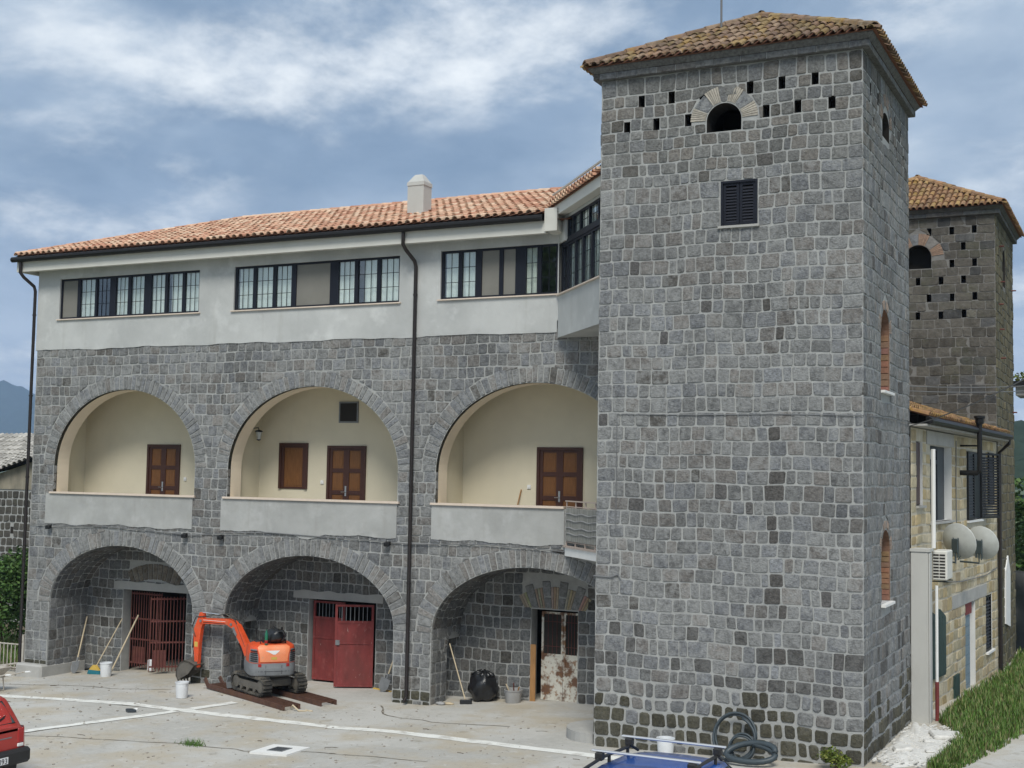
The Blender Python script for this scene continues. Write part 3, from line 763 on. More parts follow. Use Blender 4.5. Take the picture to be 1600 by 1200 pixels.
# loggia doors
for a, b in ((-24.36, -23.23), (-18.5, -17.36), (-12.69, -11.54)): double_door(B, mpB, a, b, FL+.01, 5.86, npan=4)
f = double_door(B, mpB, -19.98, -19.10, 4.76, 5.92, 1, 1, 'shuttered_window', False)
mb = MB(); mb.prism([(-18.19, 6.43), (-17.62, 6.43), (-17.62, 6.96), (-18.19, 6.96)], mpB, -.02, .03); v_ = mb.build('vent_window', m_exgrey, B)
mb = MB(); mb.prism([(-18.15, 6.47), (-17.66, 6.47), (-17.66, 6.92), (-18.15, 6.92)], mpB, .031, .034); mb.build('pane', m_dark, v_)
for u in (-23.04, -18.65, -12.89):
    mb = MB(); mb.prism([(u-.045, 4.9), (u+.045, 4.9), (u+.045, 4.99), (u-.045, 4.99)], mpB, .002, .022); mb.prism([(u-.02, 4.925), (u+.02, 4.925), (u+.02, 4.965), (u-.02, 4.965)], mpB, .022, .027); mb.build('light_switch', m_white, B)
# ground floor lintels, gates and doors
def lintel(a, b, z0, z1, wav, nm='lintel'):
    mb = MB(); n = 18; top = [(b-(b-a)*i/n, z1+wav*math.sin(i*1.3)+R.uniform(-.012, .012)) for i in range(n+1)]
    mb.prism([(a, z0), (b, z0)]+top, mpB, -.06, .035); return mb.build(nm, m_concrete, B)
lintel(-25.36, -22.6, 1.935, 2.15, .015); lintel(-19.41, -16.75, 2.035, 2.23, .02)
for i in range(11):
    a0, a1 = rad(118-56*i/11), rad(118-56*(i+1)/11); cz_ = .55
    poly = [(-23.95+math.cos(a)*r_*(1 if r_ > 2 else 1), cz_+math.sin(a)*r_) for a, r_ in ((a0, 1.68), (a0, 2.12), (a1, 2.12), (a1, 1.68))]
    if area(poly) < 0: poly.reverse()
    g = MB(); k_ = R.uniform(.7, 1.1); g.add(*stone_geo(inset(poly, .012), mpB, .02, .015, .01, -.02, .004), (.17*k_, .145*k_, .115*k_, .4)); g.build('lintel_stone', m_stone, B)
for a in (G1, D2, D3):
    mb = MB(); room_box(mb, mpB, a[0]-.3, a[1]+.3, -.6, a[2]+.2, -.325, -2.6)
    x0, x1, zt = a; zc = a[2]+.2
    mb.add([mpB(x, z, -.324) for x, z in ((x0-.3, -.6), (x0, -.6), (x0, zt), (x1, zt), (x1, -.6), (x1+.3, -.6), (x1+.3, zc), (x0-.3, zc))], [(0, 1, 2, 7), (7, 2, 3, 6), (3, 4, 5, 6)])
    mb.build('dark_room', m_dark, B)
def gate_leaf(p0, p1, z0, z1, kind, nm):
    p0, p1 = V((*p0, 0)), V((*p1, 0)); d = (p1-p0); ln = d.length; d.normalize(); nn = d.cross(Z).normalized()
    if nn.y > 0: nn = -nn
    mp = lambda u, v, h=0: p0+d*u+Z*v+nn*h
    mb = MB()
    if kind == 'bars':
        for y in (z0+.12, z0+.75, z0+1.3, z1-.06): mb.prism([(0, y-.022), (ln, y-.022), (ln, y+.022), (0, y+.022)], mp, -.012, -.002)
        f = mb.build(nm, m_rust, B); n = int(ln/.085)
        for i in range(n+1):
            q = MB(); x = .012+(ln-.024)*i/n; q.tube([mp(x, z0, .008), mp(x, z1, .008)], .0125, 6); q.build('bar', m_rust, f)
        q = MB(); q.prism([(.1, z0+.13), (ln*.45, z0+.13), (ln*.45, z0+.55), (.1, z0+.55)], mp, -.02, -.013); q.build('bottom_plate', m_rust, f)
    else:
        zs = z1-.42
        for a, b, c, e in ((0, .06, z0, z1), (ln-.06, ln, z0, z1), (.06, ln-.06, z1-.05, z1), (.06, ln-.06, zs-.03, zs+.03), (.06, ln-.06, z0+1.02, z0+1.06), (.06, ln-.06, z0, z0+.06)): mb.prism([(a, c), (b, c), (b, e), (a, e)], mp, -.02, .022)
        f = mb.build(nm, m_red, B)
        q = MB(); q.prism([(.06, z0+.06), (ln-.06, z0+.06), (ln-.06, z0+1.02), (.06, z0+1.02)], mp, -.008, .006); q.build('sheet_panel', m_red, f)
        q = MB(); q.prism([(.06, z0+1.06), (ln-.06, z0+1.06), (ln-.06, zs-.03), (.06, zs-.03)], mp, -.008, .006); q.build('sheet_panel', m_red, f)
        n = int(ln/.115)
        for i in range(1, n):
            q = MB(); x = .06+(ln-.12)*i/n; q.tube([mp(x, zs, 0), mp(x, z1-.05, 0)], .010, 6); q.build('bar', m_exgrey, f)
        if nm == 'gate_leaf' and kind == 'red2':
            q = MB(); q.prism([(.02, z0+1.0), (.12, z0+1.0), (.12, z0+1.12), (.02, z0+1.12)], mp, .023, .04); q.build('latch', m_exgrey, f)
    return f
gate_leaf((-24.95, 27.12), (-23.85, 27.10), -.16, 1.87, 'bars', 'gate_leaf')
gate_leaf((-23.62, 26.38), (-22.90, 27.0), -.10, 1.84, 'bars', 'gate_leaf')
gate_leaf((-18.9, 27.05), (-17.96, 27.05), .03, 1.98, 'red', 'gate_leaf')
gate_leaf((-17.83, 26.42), (-17.0, 26.86), .02, 1.99, 'red2', 'gate_leaf')
# rusted glazed door under the third arch
mp3 = plane((0, YB+.2, 0), X, Z, -Yv)
for a, b in ((-12.60, -12.06), (-12.05, -11.66)):
    mb = MB()
    for e in ((a, a+.05, .10, 2.1), (b-.05, b, .10, 2.1), (a+.05, b-.05, .10, .15), (a+.05, b-.05, 1.10, 1.15), (a+.05, b-.05, 2.05, 2.1)): mb.prism([(e[0], e[2]), (e[1], e[2]), (e[1], e[3]), (e[0], e[3])], mp3, -.02, .02)
    f = mb.build('door_leaf', m_rustdoor, B)
    q = MB(); q.prism([(a+.05, .15), (b-.05, .15), (b-.05, 1.10), (a+.05, 1.10)], mp3, -.01, .006); q.build('door_panel', m_rustdoor, f)
    q = MB(); q.prism([(a+.05, 1.15), (b-.05, 1.15), (b-.05, 2.05), (a+.05, 2.05)], mp3, -.014, -.008); q.build('pane', m_dark, f)
    q = MB(); n = 4
    for i in range(1, n): x = a+.05+(b-a-.1)*i/n; q.tube([mp3(x, 1.15, .008), mp3(x, 2.05, .008)], .006, 5)
    for y in (1.32, 1.88): q.tube([mp3(a+.05, y, .006), mp3(b-.05, y, .006)], .006, 5)
    q.build('grille', m_rust, f)
mb = MB(); mb.prism([(-12.77, .08), (-12.64, .08), (-12.64, 1.36), (-12.77, 1.36)], plane((0, YB-.02, 0), X, Z, -Yv), 0, .03); mb.build('door_jamb_board', m_plank, B)
# flat brick and stone arch over it
fan = MB(); cxx, czz = -12.19, .85
seg = 0
for i in range(9):
    a0 = math.pi/2+.52-1.04*i/9; a1 = math.pi/2+.52-1.04*(i+1)/9
    def pt(a, rr): return (cxx+math.cos(a)*rr/ max(.2, math.sin(a)) if rr < 1.6 else cxx+math.cos(a)*rr, czz+(rr if rr < 1.6 else rr*math.sin(a)))
    ro = 1.98 if i % 2 else 1.84
    if i % 2 == 0:
        for k in range(3):
            b0 = a0+(a1-a0)*k/3; b1 = a0+(a1-a0)*(k+1)/3; poly = [pt(b1, 1.33), pt(b0, 1.33), pt(b0, ro), pt(b1, ro)]
            if area(poly) < 0: poly.reverse()
            g = MB(); g.add(*stone_geo(inset(poly, .005), mpB, .02, .006, .005, -.02, .002), (*[c_*R.uniform(.8, 1.1) for c_ in (.36, .285, .22)], 0)); g.build('brick', m_brick, B)
    else:
        poly = [pt(a1, 1.33), pt(a0, 1.33), pt(a0, 1.6), pt(a1, 1.6)]
        if area(poly) < 0: poly.reverse()
        for rr0, rr1 in ((1.33, 1.59), (1.62, 1.98)):
            poly = [pt(a1, rr0), pt(a0, rr0), pt(a0, rr1), pt(a1, rr1)]
            if area(poly) < 0: poly.reverse()
            g = MB(); g.add(*stone_geo(inset(poly, .008), mpB, .02, .02, .01, -.02, .003), grey_tint(0, 0)); g.build('lintel_stone', m_stone, B)
# plastered top floor
W1 = (-26.37, -21.58, 9.18, 10.27); W2 = (-20.48, -15.65, 9.18, 10.28); W3 = (-14.55, -11.60, 9.19, 10.31)
mpP = plane((0, YF-.03, 0), X, Z, -Yv)
wops = [rect(*k) for k in (W1, W2, W3)]
mb = MB(); n = 90; low = [(XL-.02+(-11.6-XL+.02)*i/n, 8.35+.014*math.sin(i*.35)+.008*math.sin(i*.9)+R.uniform(-.008, .008)) for i in range(n+1)]
for (u, z), (u2, z2) in zip(low, low[1:]): mb.quad(mpP(u, z), mpP(u2, z2), mpP(u2, 8.6), mpP(u, 8.6)); mb.quad(mpP(u, z, -.05), mpP(u2, z2, -.05), mpP(u2, z2), mpP(u, z))
wall(mb, mpP, XL-.02, -11.57, 8.6, 10.66, wops)
for o_ in wops: reveal(mb, mpP, o_, 0, -.2, bottom=True)
mb.quad(V((XL-.02, YF-.03, 8.35)), V((XL-.02, YF-.03, 10.66)), V((XL-.02, 34, 10.66)), V((XL-.02, 34, 8.35)))
mb.quad(V((XL-.02, 34.02, 8.3)), V((XL-.02, 34.02, 10.66)), V((XR, 34.02, 10.66)), V((XR, 34.02, 8.3)))
mb.build('plaster_wall', m_plaster, B)
def gl_cells(a, b, fr): return [(a+(b-a)*t, wd) for t, wd in fr]
glazing(B, mpP, *W1, gl_cells(W1[0], W1[1], [(0, .1), (.135, .10), (.262, .07), (.385, .20), (.505, .1), (.635, .24), (.765, .09), (.885, .09), (1, .1)]), blinds=(0,), bare=(2,))
glazing(B, mpP, *W2, gl_cells(W2[0], W2[1], [(0, .12), (.125, .1), (.25, .1), (.37, .14), (.615, .24), (.745, .1), (.875, .1), (1, .1)]), blinds=(3,))
glazing(B, mpP, *W3, gl_cells(W3[0], W3[1], [(0, .12), (.165, .1), (.325, .16), (.52, .1), (.685, .26), (.84, .1), (1, .12)]), grid=(2, 3), blinds=(2, 3), bare=(5,))
# oblique glazed bay joining the tower
bA = V((-11.58, YF-.03, 0)); bB = V((-9.42, 23.0, 0)); bd = (bB-bA); bl = bd.length; bd.normalize(); bn = V((bd.y, -bd.x, 0))
mpY = lambda u, v, h=0: bA+bd*u+Z*v+bn*h
mb = MB(); mb.prism([(0, 8.22), (bl, 8.22), (bl, 9.15), (0, 9.15)], mpY, -.2, 0); mb.prism([(0, 10.3), (.42, 10.3), (.42, 11.05), (0, 11.05)], mpY, -.2, -.001)
mb.prism([(0, 10.80), (bl, 10.80), (bl, 11.05), (0, 11.05)], mpY, -.25, -.06)
mb.add([bA+Z*8.215, bB+Z*8.215, V((-9.42, YF, 8.215))], [(0, 1, 2)])
bay = mb.build('bay_wall', m_plaster, B)
glazing(B, mpY, .02, bl, 9.17, 10.24, [(.05, .1), (.45, .1), (1.0, .08), (1.5, .08), (2.1, .08), (2.7, .08), (bl, .05)], grid=(3, 3), dep=-.12, blinds=())
glazing(B, mpY, .42, bl, 10.33, 10.80, [(.45, .06), (.8, .06), (1.3, .06), (1.9, .06), (2.5, .06), (bl, .05)], grid=(3, 2), sill=False, dep=-.12)
mb = MB(); mb.prism([(0, 10.24), (bl, 10.24), (bl, 10.33), (0, 10.33)], mpY, -.14, -.05); mb.build('transom', m_frame, B)
mb = MB(); mb.prism([(-.12, 10.86), (bl, 10.86), (bl, 11.09), (-.12, 11.09)], mpY, -.05, .16); mb.build('bay_fascia', m_fascia, B)
br = MB()
P0, P1 = mpY(-.15, 11.10, .22), mpY(bl+.1, 11.10, .22)
br.add([P0, P1, P1+V((0, 4.0, .9)), P0+V((1.2, 4.2, .9))], [(0, 1, 2, 3)]); br.add([P0-Z*.02, P1-Z*.02, mpY(bl+.1, 11.08, -.3), mpY(-.15, 11.08, -.3)], [(0, 1, 2, 3)])
broof = br.build('bay_roof', m_tilebed, B)
nt_ = 17
for lev in range(2):
    for i in range(nt_):
        u = -.08+(bl+.05)*(i+.5*(lev))/nt_; p0 = mpY(u, 11.11+.10*lev, .27-.05*lev); p1 = mpY(u, 11.16+.10*lev, -.30)
        g = MB(); g.add(*tile_geo(p0, p1, bd, Z, .072, .06), terracotta()); g.build('roof_tile', m_tile, broof)
mb = MB(); mb.tube([mpY(-.15, 11.40, .1), mpY(bl, 11.40, .1)], .03, 6); mb.build('verge_strip', m_fascia, broof)
# balcony
ba, bb = V((-11.33, YF-.04, 0)), V((-9.42, 23.55, 0)); bad = (bb-ba); bal = bad.length; bad.normalize(); ban = V((bad.y, -bad.x, 0))
mpL = lambda u, v, h=0: ba+bad*u+Z*v+ban*h
mb = MB(); mb.prism([(0, 3.50), (bal, 3.50), (bal, 3.68), (0, 3.68)], mpL, -.06, 0); mb.add([mpL(0, 3.52, -.01), mpL(bal, 3.52, -.01), V((-9.42, YF, 3.52)), mpL(0, 3.66, -.01), mpL(bal, 3.66, -.01), V((-9.42, YF, 3.66))], [(2, 1, 0), (3, 4, 5)])
blc = mb.build('balcony', m_white, B)
mb = MB(); mb.prism([(-.05, 3.682), (bal, 3.682), (bal, 3.72), (-.05, 3.72)], mpL, -.1, .03); mb.build('balcony_edge', m_paintrail, blc)
mb = MB()
for u in (.02, .55, 1.1, 1.65, 2.2, bal-.03): mb.tube([mpL(u, 3.7, -.03), mpL(u, 4.66, -.03)], .018, 6)
for z in (3.80, 4.55): mb.tube([mpL(0, z, -.03), mpL(bal, z, -.03)], .014, 6)
mb.prism([(-.02, 4.66), (bal, 4.66), (bal, 4.685), (-.02, 4.685)], mpL, -.055, 0.); mb.build('railing', m_paintrail, blc)
mb = MB(); n = 90
for i in range(n):
    u = .05+(bal-.1)*i/n; mb.prism([(u, 3.82+R.uniform(0, .02)), (u+.022, 3.82), (u+.022, 4.53-R.uniform(0, .03)), (u, 4.53)], mpL, -.012+R.uniform(-.004, .004), .0)
mb.build('reed_screen', m_wicker, blc, kind='stuff')
mb = MB()
for z in (3.98, 4.1, 4.26, 4.4): mb.tube([mpL(.03+(bal-.06)*i/20, z+.015*math.sin(i*1.1), .006) for i in range(21)], .013, 5)
mb.build('reed_binding', m_greyb, blc)
# eaves, gutter, roof
mb = MB(); mb.box(XL-.42, -11.7, 25.06, 25.2, 10.47, 10.74); mb.box(XL-.42, -11.7, 25.2, YF+.02, 10.64, 10.74); mb.box(-11.72, -11.42, 25.0, 25.47, 10.50, 11.0); mb.box(XL-.42, XL-.3, 25.2, 34.2, 10.47, 10.74); mb.build('fascia', m_fascia, B)
mb = MB(); mb.tube([(XL-.5, 24.96, 10.795), (-11.75, 24.96, 10.795)], .075, 10); mb.box(XL-.5, -11.75, 24.95, 25.055, 10.74, 10.86); mb.build('gutter', m_black, B)
E0 = (XL-.45, 25.0, 10.90); E1 = (-9.6, 25.0, 10.90); RX = XL+3.7; T0 = (RX, 29.5, 12.44); T1 = (-9.6, 29.5, 12.44)
K0 = (XL-.45, 34.2, 10.90); K1 = (-9.6, 34.2, 10.90)
mb = MB(); mb.add([E0, E1, T1, T0, K0, K1], [(0, 1, 2, 3), (5, 4, 3, 2), (4, 0, 3)]); mb.add([(x, y, 10.75) for x, y, z in (E0, E1, K1, K0)], [(0, 1, 2, 3)])
roof = mb.build('roof', m_tilebed, B)
tl = tile_slope(E0, (-11.75, 25.0, 10.90), (-11.75, 29.5, 12.44), T0, .205, .36, .082, terracotta)
emit(tl, roof, 'roof_tile', m_tile, 'far_roof_tile')
tl = tile_slope(K0, E0, T0, T0, .205, .36, .082, terracotta)+tile_slope(K1, K0, T0, T1, .205, .36, .082, terracotta)
emit(tl, roof, 'roof_tile', m_tile, 'back_roof_tile', 0)
mb = MB()
for a, b in ((E0, T0), (T0, T1)):
    a, b = V(a), V(b); n = int((b-a).length/.33); d = (b-a)/n; sdv = d.cross(Z).normalized()
    for i in range(n): mb.add(*tile_geo(a+d*i, a+d*(i+1.12), sdv, Z, .10, .085, .03), terracotta())
mb.build('ridge_tile', m_tile, roof)
# chimney with tapered top
mb = MB(); x0, x1, y0, y1 = -16.05, -15.60, 26.4, 26.78
def frus(mb, x0, x1, y0, y1, z0, z1, k):
    a = [(x0, y0, z0), (x1, y0, z0), (x1, y1, z0), (x0, y1, z0)]; b = [(x0+k, y0+k, z1), (x1-k, y0+k, z1), (x1-k, y1-k, z1), (x0+k, y1-k, z1)]
    mb.add(a+b, [(0, 1, 5, 4), (1, 2, 6, 5), (2, 3, 7, 6), (3, 0, 4, 7), (4, 5, 6, 7), (3, 2, 1, 0)])
frus(mb, x0, x1, y0, y1, 11.1, 12.15, 0); frus(mb, x0-.015, x1+.015, y0-.015, y1+.015, 12.15, 12.24, .005); frus(mb, x0, x1, y0, y1, 12.24, 12.40, .10); frus(mb, x0+.1, x1-.1, y0+.1, y1-.1, 12.40, 12.44, .03); mb.build('chimney', m_pillar, roof)
# downpipes
def downpipe(parent, x, ytop, zt, kick, zb, yw=YF-.07):
    mb = MB(); mb.tube([(x-kick, ytop, zt), (x-kick, ytop, zt-.28), (x-kick*.7, ytop+.08, zt-.40), (x-.02, yw-.06, zt-.62), (x, yw-.03, zt-.75), (x, yw-.03, zb+.15), (x, yw-.14, zb+.05)], .044, 10)
    for z in (zt-1.4, zt-3.6, zt-5.8, zt-8): mb.lathe((x, yw-.03, z), [(.043, -.02), (.055, -.02), (.055, .02), (.043, .02)], 10)
    return mb.build('downpipe', m_pipe, parent, smooth='auto')
downpipe(B, -15.17, 25.0, 10.72, .12, .02); downpipe(B, -27.21, 25.0, 10.72, .16, -.4)
# ------------------------------------------------------------------ the stone tower at the corner
TX0, TX1, TY0, TY1 = -9.41, -4.45, 22.6, 27.3; TZ = 12.83
T = thing('stone_tower', 'tall square grey stone tower with a shuttered window and a lichen covered pyramid tile roof', 'tower', ((TX0+TX1)/2, (TY0+TY1)/2, .2))
mpT = plane((0, TY0, 0), X, Z, -Yv); mpR = plane((TX1, 0, 0), Yv, Z, X); mpTl = plane((TX0, 0, 0), -Yv, Z, -X); mpTb = plane((0, TY1, 0), -X, Z, Yv)
HOL = [(-8.59, 12.35), (-7.99, 12.36), (-7.38, 12.37), (-6.48, 12.37), (-5.89, 12.39), (-5.29, 12.40), (-8.88, 11.87), (-8.29, 11.88), (-7.66, 11.89), (-6.18, 11.90), (-5.60, 11.92), (-4.99, 11.93)]
hw, hh = .064, .115
OPN = arch(-6.97, .33, 11.61, 11.82, 12.14, 16); SHW = rect(-7.02, -6.33, 9.84, 10.67)
tops = [rect(a-hw, a+hw, b-hh, b+hh) for a, b in HOL]
mb = MB(); wall(mb, mpT, TX0, TX1, -.6, TZ, tops+[OPN, SHW])
for o_ in tops:
    hb_ = MB(); reveal(hb_, mpT, o_, -.004, -.3, True, True); hb_.build('putlog_hole', m_dark, T)  # hole sides coloured near-black so the shade inside is painted in
RW = [arch(24.65, .45, 6.9, 8.0, 8.44, 14), arch(24.65, .45, 2.98, 3.9, 4.32, 14), arch(24.78, .36, 11.72, 12.0, 12.23, 12)]
RH = [(23.3, 12.3), (24.0, 12.3), (25.7, 12.3), (26.4, 12.3), (23.6, 11.8), (25.9, 11.75), (26.7, 11.75)]
rops = [rect(a-.06, a+.06, b-hh, b+hh) for a, b in RH]
wall(mb, mpR, TY0, TY1, -.6, TZ, RW+rops)
for o_ in rops:
    hb_ = MB(); reveal(hb_, mpR, o_, -.004, -.3, True, True); hb_.build('putlog_hole', m_dark, T)
mb.quad(mpTl(-TY1, -.6), mpTl(-TY0, -.6), mpTl(-TY0, TZ), mpTl(-TY1, TZ)); mb.quad(mpTb(-TX1, -.6), mpTb(-TX0, -.6), mpTb(-TX0, TZ), mpTb(-TX1, TZ))
mb.build('wall', m_mortar, T)
mb = MB(); reveal(mb, mpT, OPN, 0, -.5, True); room_box(mb, mpT, -7.6, -6.2, 11.2, 12.5, -.5, -2.); reveal(mb, mpT, SHW, 0, -.25, True, True); mb.build('opening_reveal', m_dark, T)
def tow_tint(u, v):
    t = patchy(grey_tint(u, v), u, v)
    if abs(u+6.0) < .16 and 1.5 < v < 8.3 and R.random() < .55: return (.105, .10, .095, 0) if R.random() < .6 else (.24, .25, .265, .3)
    if v < 1.15+.25*math.sin(u*1.7)+R.uniform(-.2, .2):
        if R.random() < .86: g = R.uniform(.055, .10); t = (g*1.06, g*1.0, g*.74, .12)
    elif v < 2.6 and R.random() < .2: g = R.uniform(.08, .12); t = (g, g*.98, g*.95, .3)
    elif R.random() < .02: t = (.115, .112, .11, 0)
    if v > 10.8: t = (t[0]*.92, t[1]*.91, t[2]*.88, t[3]*.35)
    return t
ext = [ex_rect(a-hw, a+hw, b-.07, b+.07, .0) for a, b in HOL]+[ex_rect(-7.03, -6.32, 9.80, 10.68), ex_jamb(-6.97, .345, 11.6, 11.785, .665, 12.484)]
def tc(v0, v1): return courses(v0, v1, .258, .09)
vsT = courses(-.1, .95, .235, .15)+tc(.95, 9.8)[1:]+tc(9.8, 10.68)[1:]+tc(10.68, 11.6)[1:]+[11.785, 12.02, 12.255, 12.485, TZ-.005]
ts = []
cut = [i for i, z in enumerate(vsT) if z > 1.3][0]
ts += lay(mpT, TX0, TX1, vsT[:cut+1], (.17, .36), tow_tint, None, joint=.042, hp=(.010, .03), rc=.036, wob=.02)
ts += lay(mpT, TX0, TX1, vsT[cut:], (.145, .37), tow_tint, ext, joint=.022, hp=(.006, .018), rc=.024, bev=.012, minarea=.003)
exr = [ex_rect(a-.06, a+.06, b-.07, b+.07) for a, b in RH]+[ex_jamb(24.65, .46, 6.86, 8.0, .63, 8.63), ex_jamb(24.65, .46, 2.94, 3.9, .62, 4.51), ex_jamb(24.78, .37, 11.7, 12.0, .61, 12.48)]
ts += lay(mpR, TY0, TY1, vsT[:cut+1], (.2, .4), tow_tint, None, joint=.042, hp=(.010, .03), rc=.036, wob=.02)
ts += lay(mpR, TY0, TY1, vsT[cut:], (.17, .36), tow_tint, exr, joint=.022, hp=(.006, .018), rc=.024, bev=.012)
ts += lay(mpTl, -TY1, -TY0, tc(-.1, TZ), (.2, .4), tow_tint)
# fans of thin bricks and stones
def brick_fan(root, mp, c, spring, ri, ro, groups, stone_m=m_stone, bt=(.42, .385, .33)):
    for a0, a1, kind in groups:
        a0, a1 = rad(a0), rad(a1); n = 6 if kind == 'b' else 1
        for k in range(n):
            b0, b1 = a0+(a1-a0)*k/n, a0+(a1-a0)*(k+1)/n
            poly = [(c+math.cos(b)*r_, spring+math.sin(b)*r_) for b, r_ in ((b0, ri), (b0, ro), (b1, ro), (b1, ri))]
            if area(poly) < 0: poly.reverse()
            g = MB(); kk = R.uniform(.85, 1.1)
            if kind == 'b': g.add(*stone_geo(inset(poly, .004), mp, .015, .006, .004, -.02, .001), (bt[0]*kk, bt[1]*kk, bt[2]*kk, 0)); g.build('brick', m_brick, root)
            else: g.add(*stone_geo(inset(poly, .009), mp, .012, .02, .01, -.02, .003), grey_tint(0, 0)); g.build('arch_stone', stone_m, root)
FAN = [(2, 28, 'b'), (28, 54, 's'), (54, 80, 'b'), (80, 100, 's'), (100, 126, 'b'), (126, 154, 's'), (154, 178, 'b')]
brick_fan(T, mpT, -6.97, 11.82, .34, .65, FAN)
for yy, sp, ri, ro in ((24.65, 8.0, .45, .62), (24.65, 3.9, .45, .6), (24.78, 12.0, .36, .6)):
    brick_fan(T, mpR, yy, sp, ri, ro, [(4, 30, 'b'), (30, 60, 's'), (60, 84, 'b'), (84, 96, 's'), (96, 120, 'b'), (120, 150, 's'), (150, 176, 'b')], bt=(.30, .24, .2))
for k, o_ in enumerate(RW):
    mb = MB(); reveal(mb, mpR, o_, 0, -.42, True, k == 2, (.22, .13, .09, 0)); rv = mb.build('niche', m_dark if k == 2 else m_brick, T)
    if k < 2: mb = MB(); mb.add([mpR(*q, -.42) for q in outline(o_)], [tuple(range(len(outline(o_))))]); mb.build('niche_back', m_dark, rv)
    if k < 2:
        z0 = o_[2](24.6); z1 = z0+(1.10 if k == 0 else .92); n = 9
        for side_, y_ in ((1, 25.1), (-1, 24.2)):
            for i in range(n):
                g = MB(); z = z0+(z1-z0)*i/n; q = (y_-side_*.03, y_-side_*.001); g.rbox(TX1-.40, TX1-.02, min(q), max(q), z+.006, z+(z1-z0)/n-.004, .006, col=(*[c_*R.uniform(.85, 1.1) for c_ in (.27, .155, .105)], 0)); g.build('brick', m_brick, rv)
        g = MB(); g.box(TX1-.4, TX1+.09, 24.16, 25.14, z0-.05, z0-.003); g.build('sill', m_white, rv)
        g = MB(); g.prism([(24.22, z0+.005), (25.08, z0+.005), (25.08, z1-.1), (24.22, z1-.1)], mpR, -.415, -.40); g.build('dark_niche_panel', m_dark, rv)  # dark sheet, not brick: paints the shade in the niche opening
emit(ts, T, 'stone', m_stone, 'stone_courses')
# shuttered window
mb = MB()
for a, b, c, d in ((-7.02, -6.98, 9.84, 10.67), (-6.37, -6.33, 9.84, 10.67), (-6.98, -6.37, 10.63, 10.67)): mb.prism([(a, c), (b, c), (b, d), (a, d)], mpT, -.1, .01)
f = mb.build('window_frame', m_frame, T); louvre(T, mpT, -6.98, -6.68, 9.85, 10.63, 'shutter', m_frame, -.05); louvre(T, mpT, -6.67, -6.37, 9.85, 10.63, 'shutter', m_frame, -.05)
mb = MB(); mb.prism([(-7.06, 9.79), (-6.29, 9.79), (-6.29, 9.832), (-7.06, 9.832)], mpT, -.1, .06); mb.build('sill', m_concrete, T)
def tower_top(root, x0, x1, y0, y1, zt, eave, apexz, tintf, mat_t, mat_s, dark=1., deep=300):
    """cornice of blocks with a flared course above, then the pyramid of tiles"""
    cs = MB()
    for (a, b, mpx) in ((x0, x1, plane((0, y0, 0), X, Z, -Yv)), (y0, y1, plane((x1, 0, 0), Yv, Z, X)), (-y1, -y0, plane((x0, 0, 0), -Yv, Z, -X)), (-x1, -x0, plane((0, y1, 0), -X, Z, Yv))):
        u = a-.14
        while u < b+.13:
            w_ = min(R.uniform(.35, .6), b+.14-u)
            if b+.14-u-w_ < .12: w_ = b+.14-u
            g = MB(); g.rbox(u+.006, u+w_-.006, 0, .12+R.uniform(0, .012), zt+.004, zt+.125, .010, T=lambda p: mpx(p.x, p.z, p.y), col=tuple(c_*dark for c_ in grey_tint(0, 0)[:3])+(.4,)); g.build('cornice_stone', mat_s, root); u += w_
        cs.add([mpx(a-.13, zt+.125, .13), mpx(b+.13, zt+.125, .13), mpx(b+eave-.06, zt+.21, eave-.06), mpx(a-eave+.06, zt+.21, eave-.06), mpx(b+eave-.06, zt+.235, eave-.06), mpx(a-eave+.06, zt+.235, eave-.06)], [(0, 1, 2, 3), (3, 2, 4, 5)], (.15*dark, .15*dark, .145*dark, .2))
        cs.add([mpx(a, zt+.002, 0), mpx(b, zt+.002, 0), mpx(b+.12, zt+.002, .12), mpx(a-.12, zt+.002, .12)], [(0, 1, 2, 3)], (.15*dark, .15*dark, .145*dark, .2))
    cs.build('cornice_cove', mat_s, root)
    cbm = MB(); cbm.box(x0-.112, x1+.112, y0-.112, y1+.112, zt+.003, zt+.12); cbm.build('cornice_bed', m_mortar if dark > .7 else m_dmortar, root)
    e = eave; ze = zt+.235; c4 = [V((x0-e, y0-e, ze)), V((x1+e, y0-e, ze)), V((x1+e, y1+e, ze)), V((x0-e, y1+e, ze))]; ap = V(((x0+x1)/2, (y0+y1)/2, apexz))
    mb = MB(); mb.add(c4+[ap], [(0, 1, 4), (1, 2, 4), (2, 3, 4), (3, 0, 4), (3, 2, 1, 0)]); rf = mb.build('roof', m_tilebed, root)
    tl = tile_slope(c4[0], c4[1], ap, ap, .165, .40, .072, tintf)+tile_slope(c4[1], c4[2], ap, ap, .165, .40, .072, tintf)
    emit(tl, rf, 'roof_tile', mat_t, 'far_roof_tile', deep)
    tl = tile_slope(c4[2], c4[3], ap, ap, .165, .40, .072, tintf)+tile_slope(c4[3], c4[0], ap, ap, .165, .40, .072, tintf)
    emit(tl, rf, 'roof_tile', mat_t, 'back_roof_tile', 0)
    for k in range(4):
        a, b = c4[k], ap; n = int((b-a).length/.42); d = (b-a)/n; s_ = d.cross(Z).normalized()
        for i in range(n):
            g = MB(); g.add(*tile_geo(a+d*i, a+d*(i+1.1), s_, Z, .125, .10, .02+.02*R.random()), tintf()); g.build('hip_tile', mat_t, rf)
    return rf
tower_top(T, TX0, TX1, TY0, TY1, TZ, .27, 14.52, oldclay, m_otile, m_stone, .85)
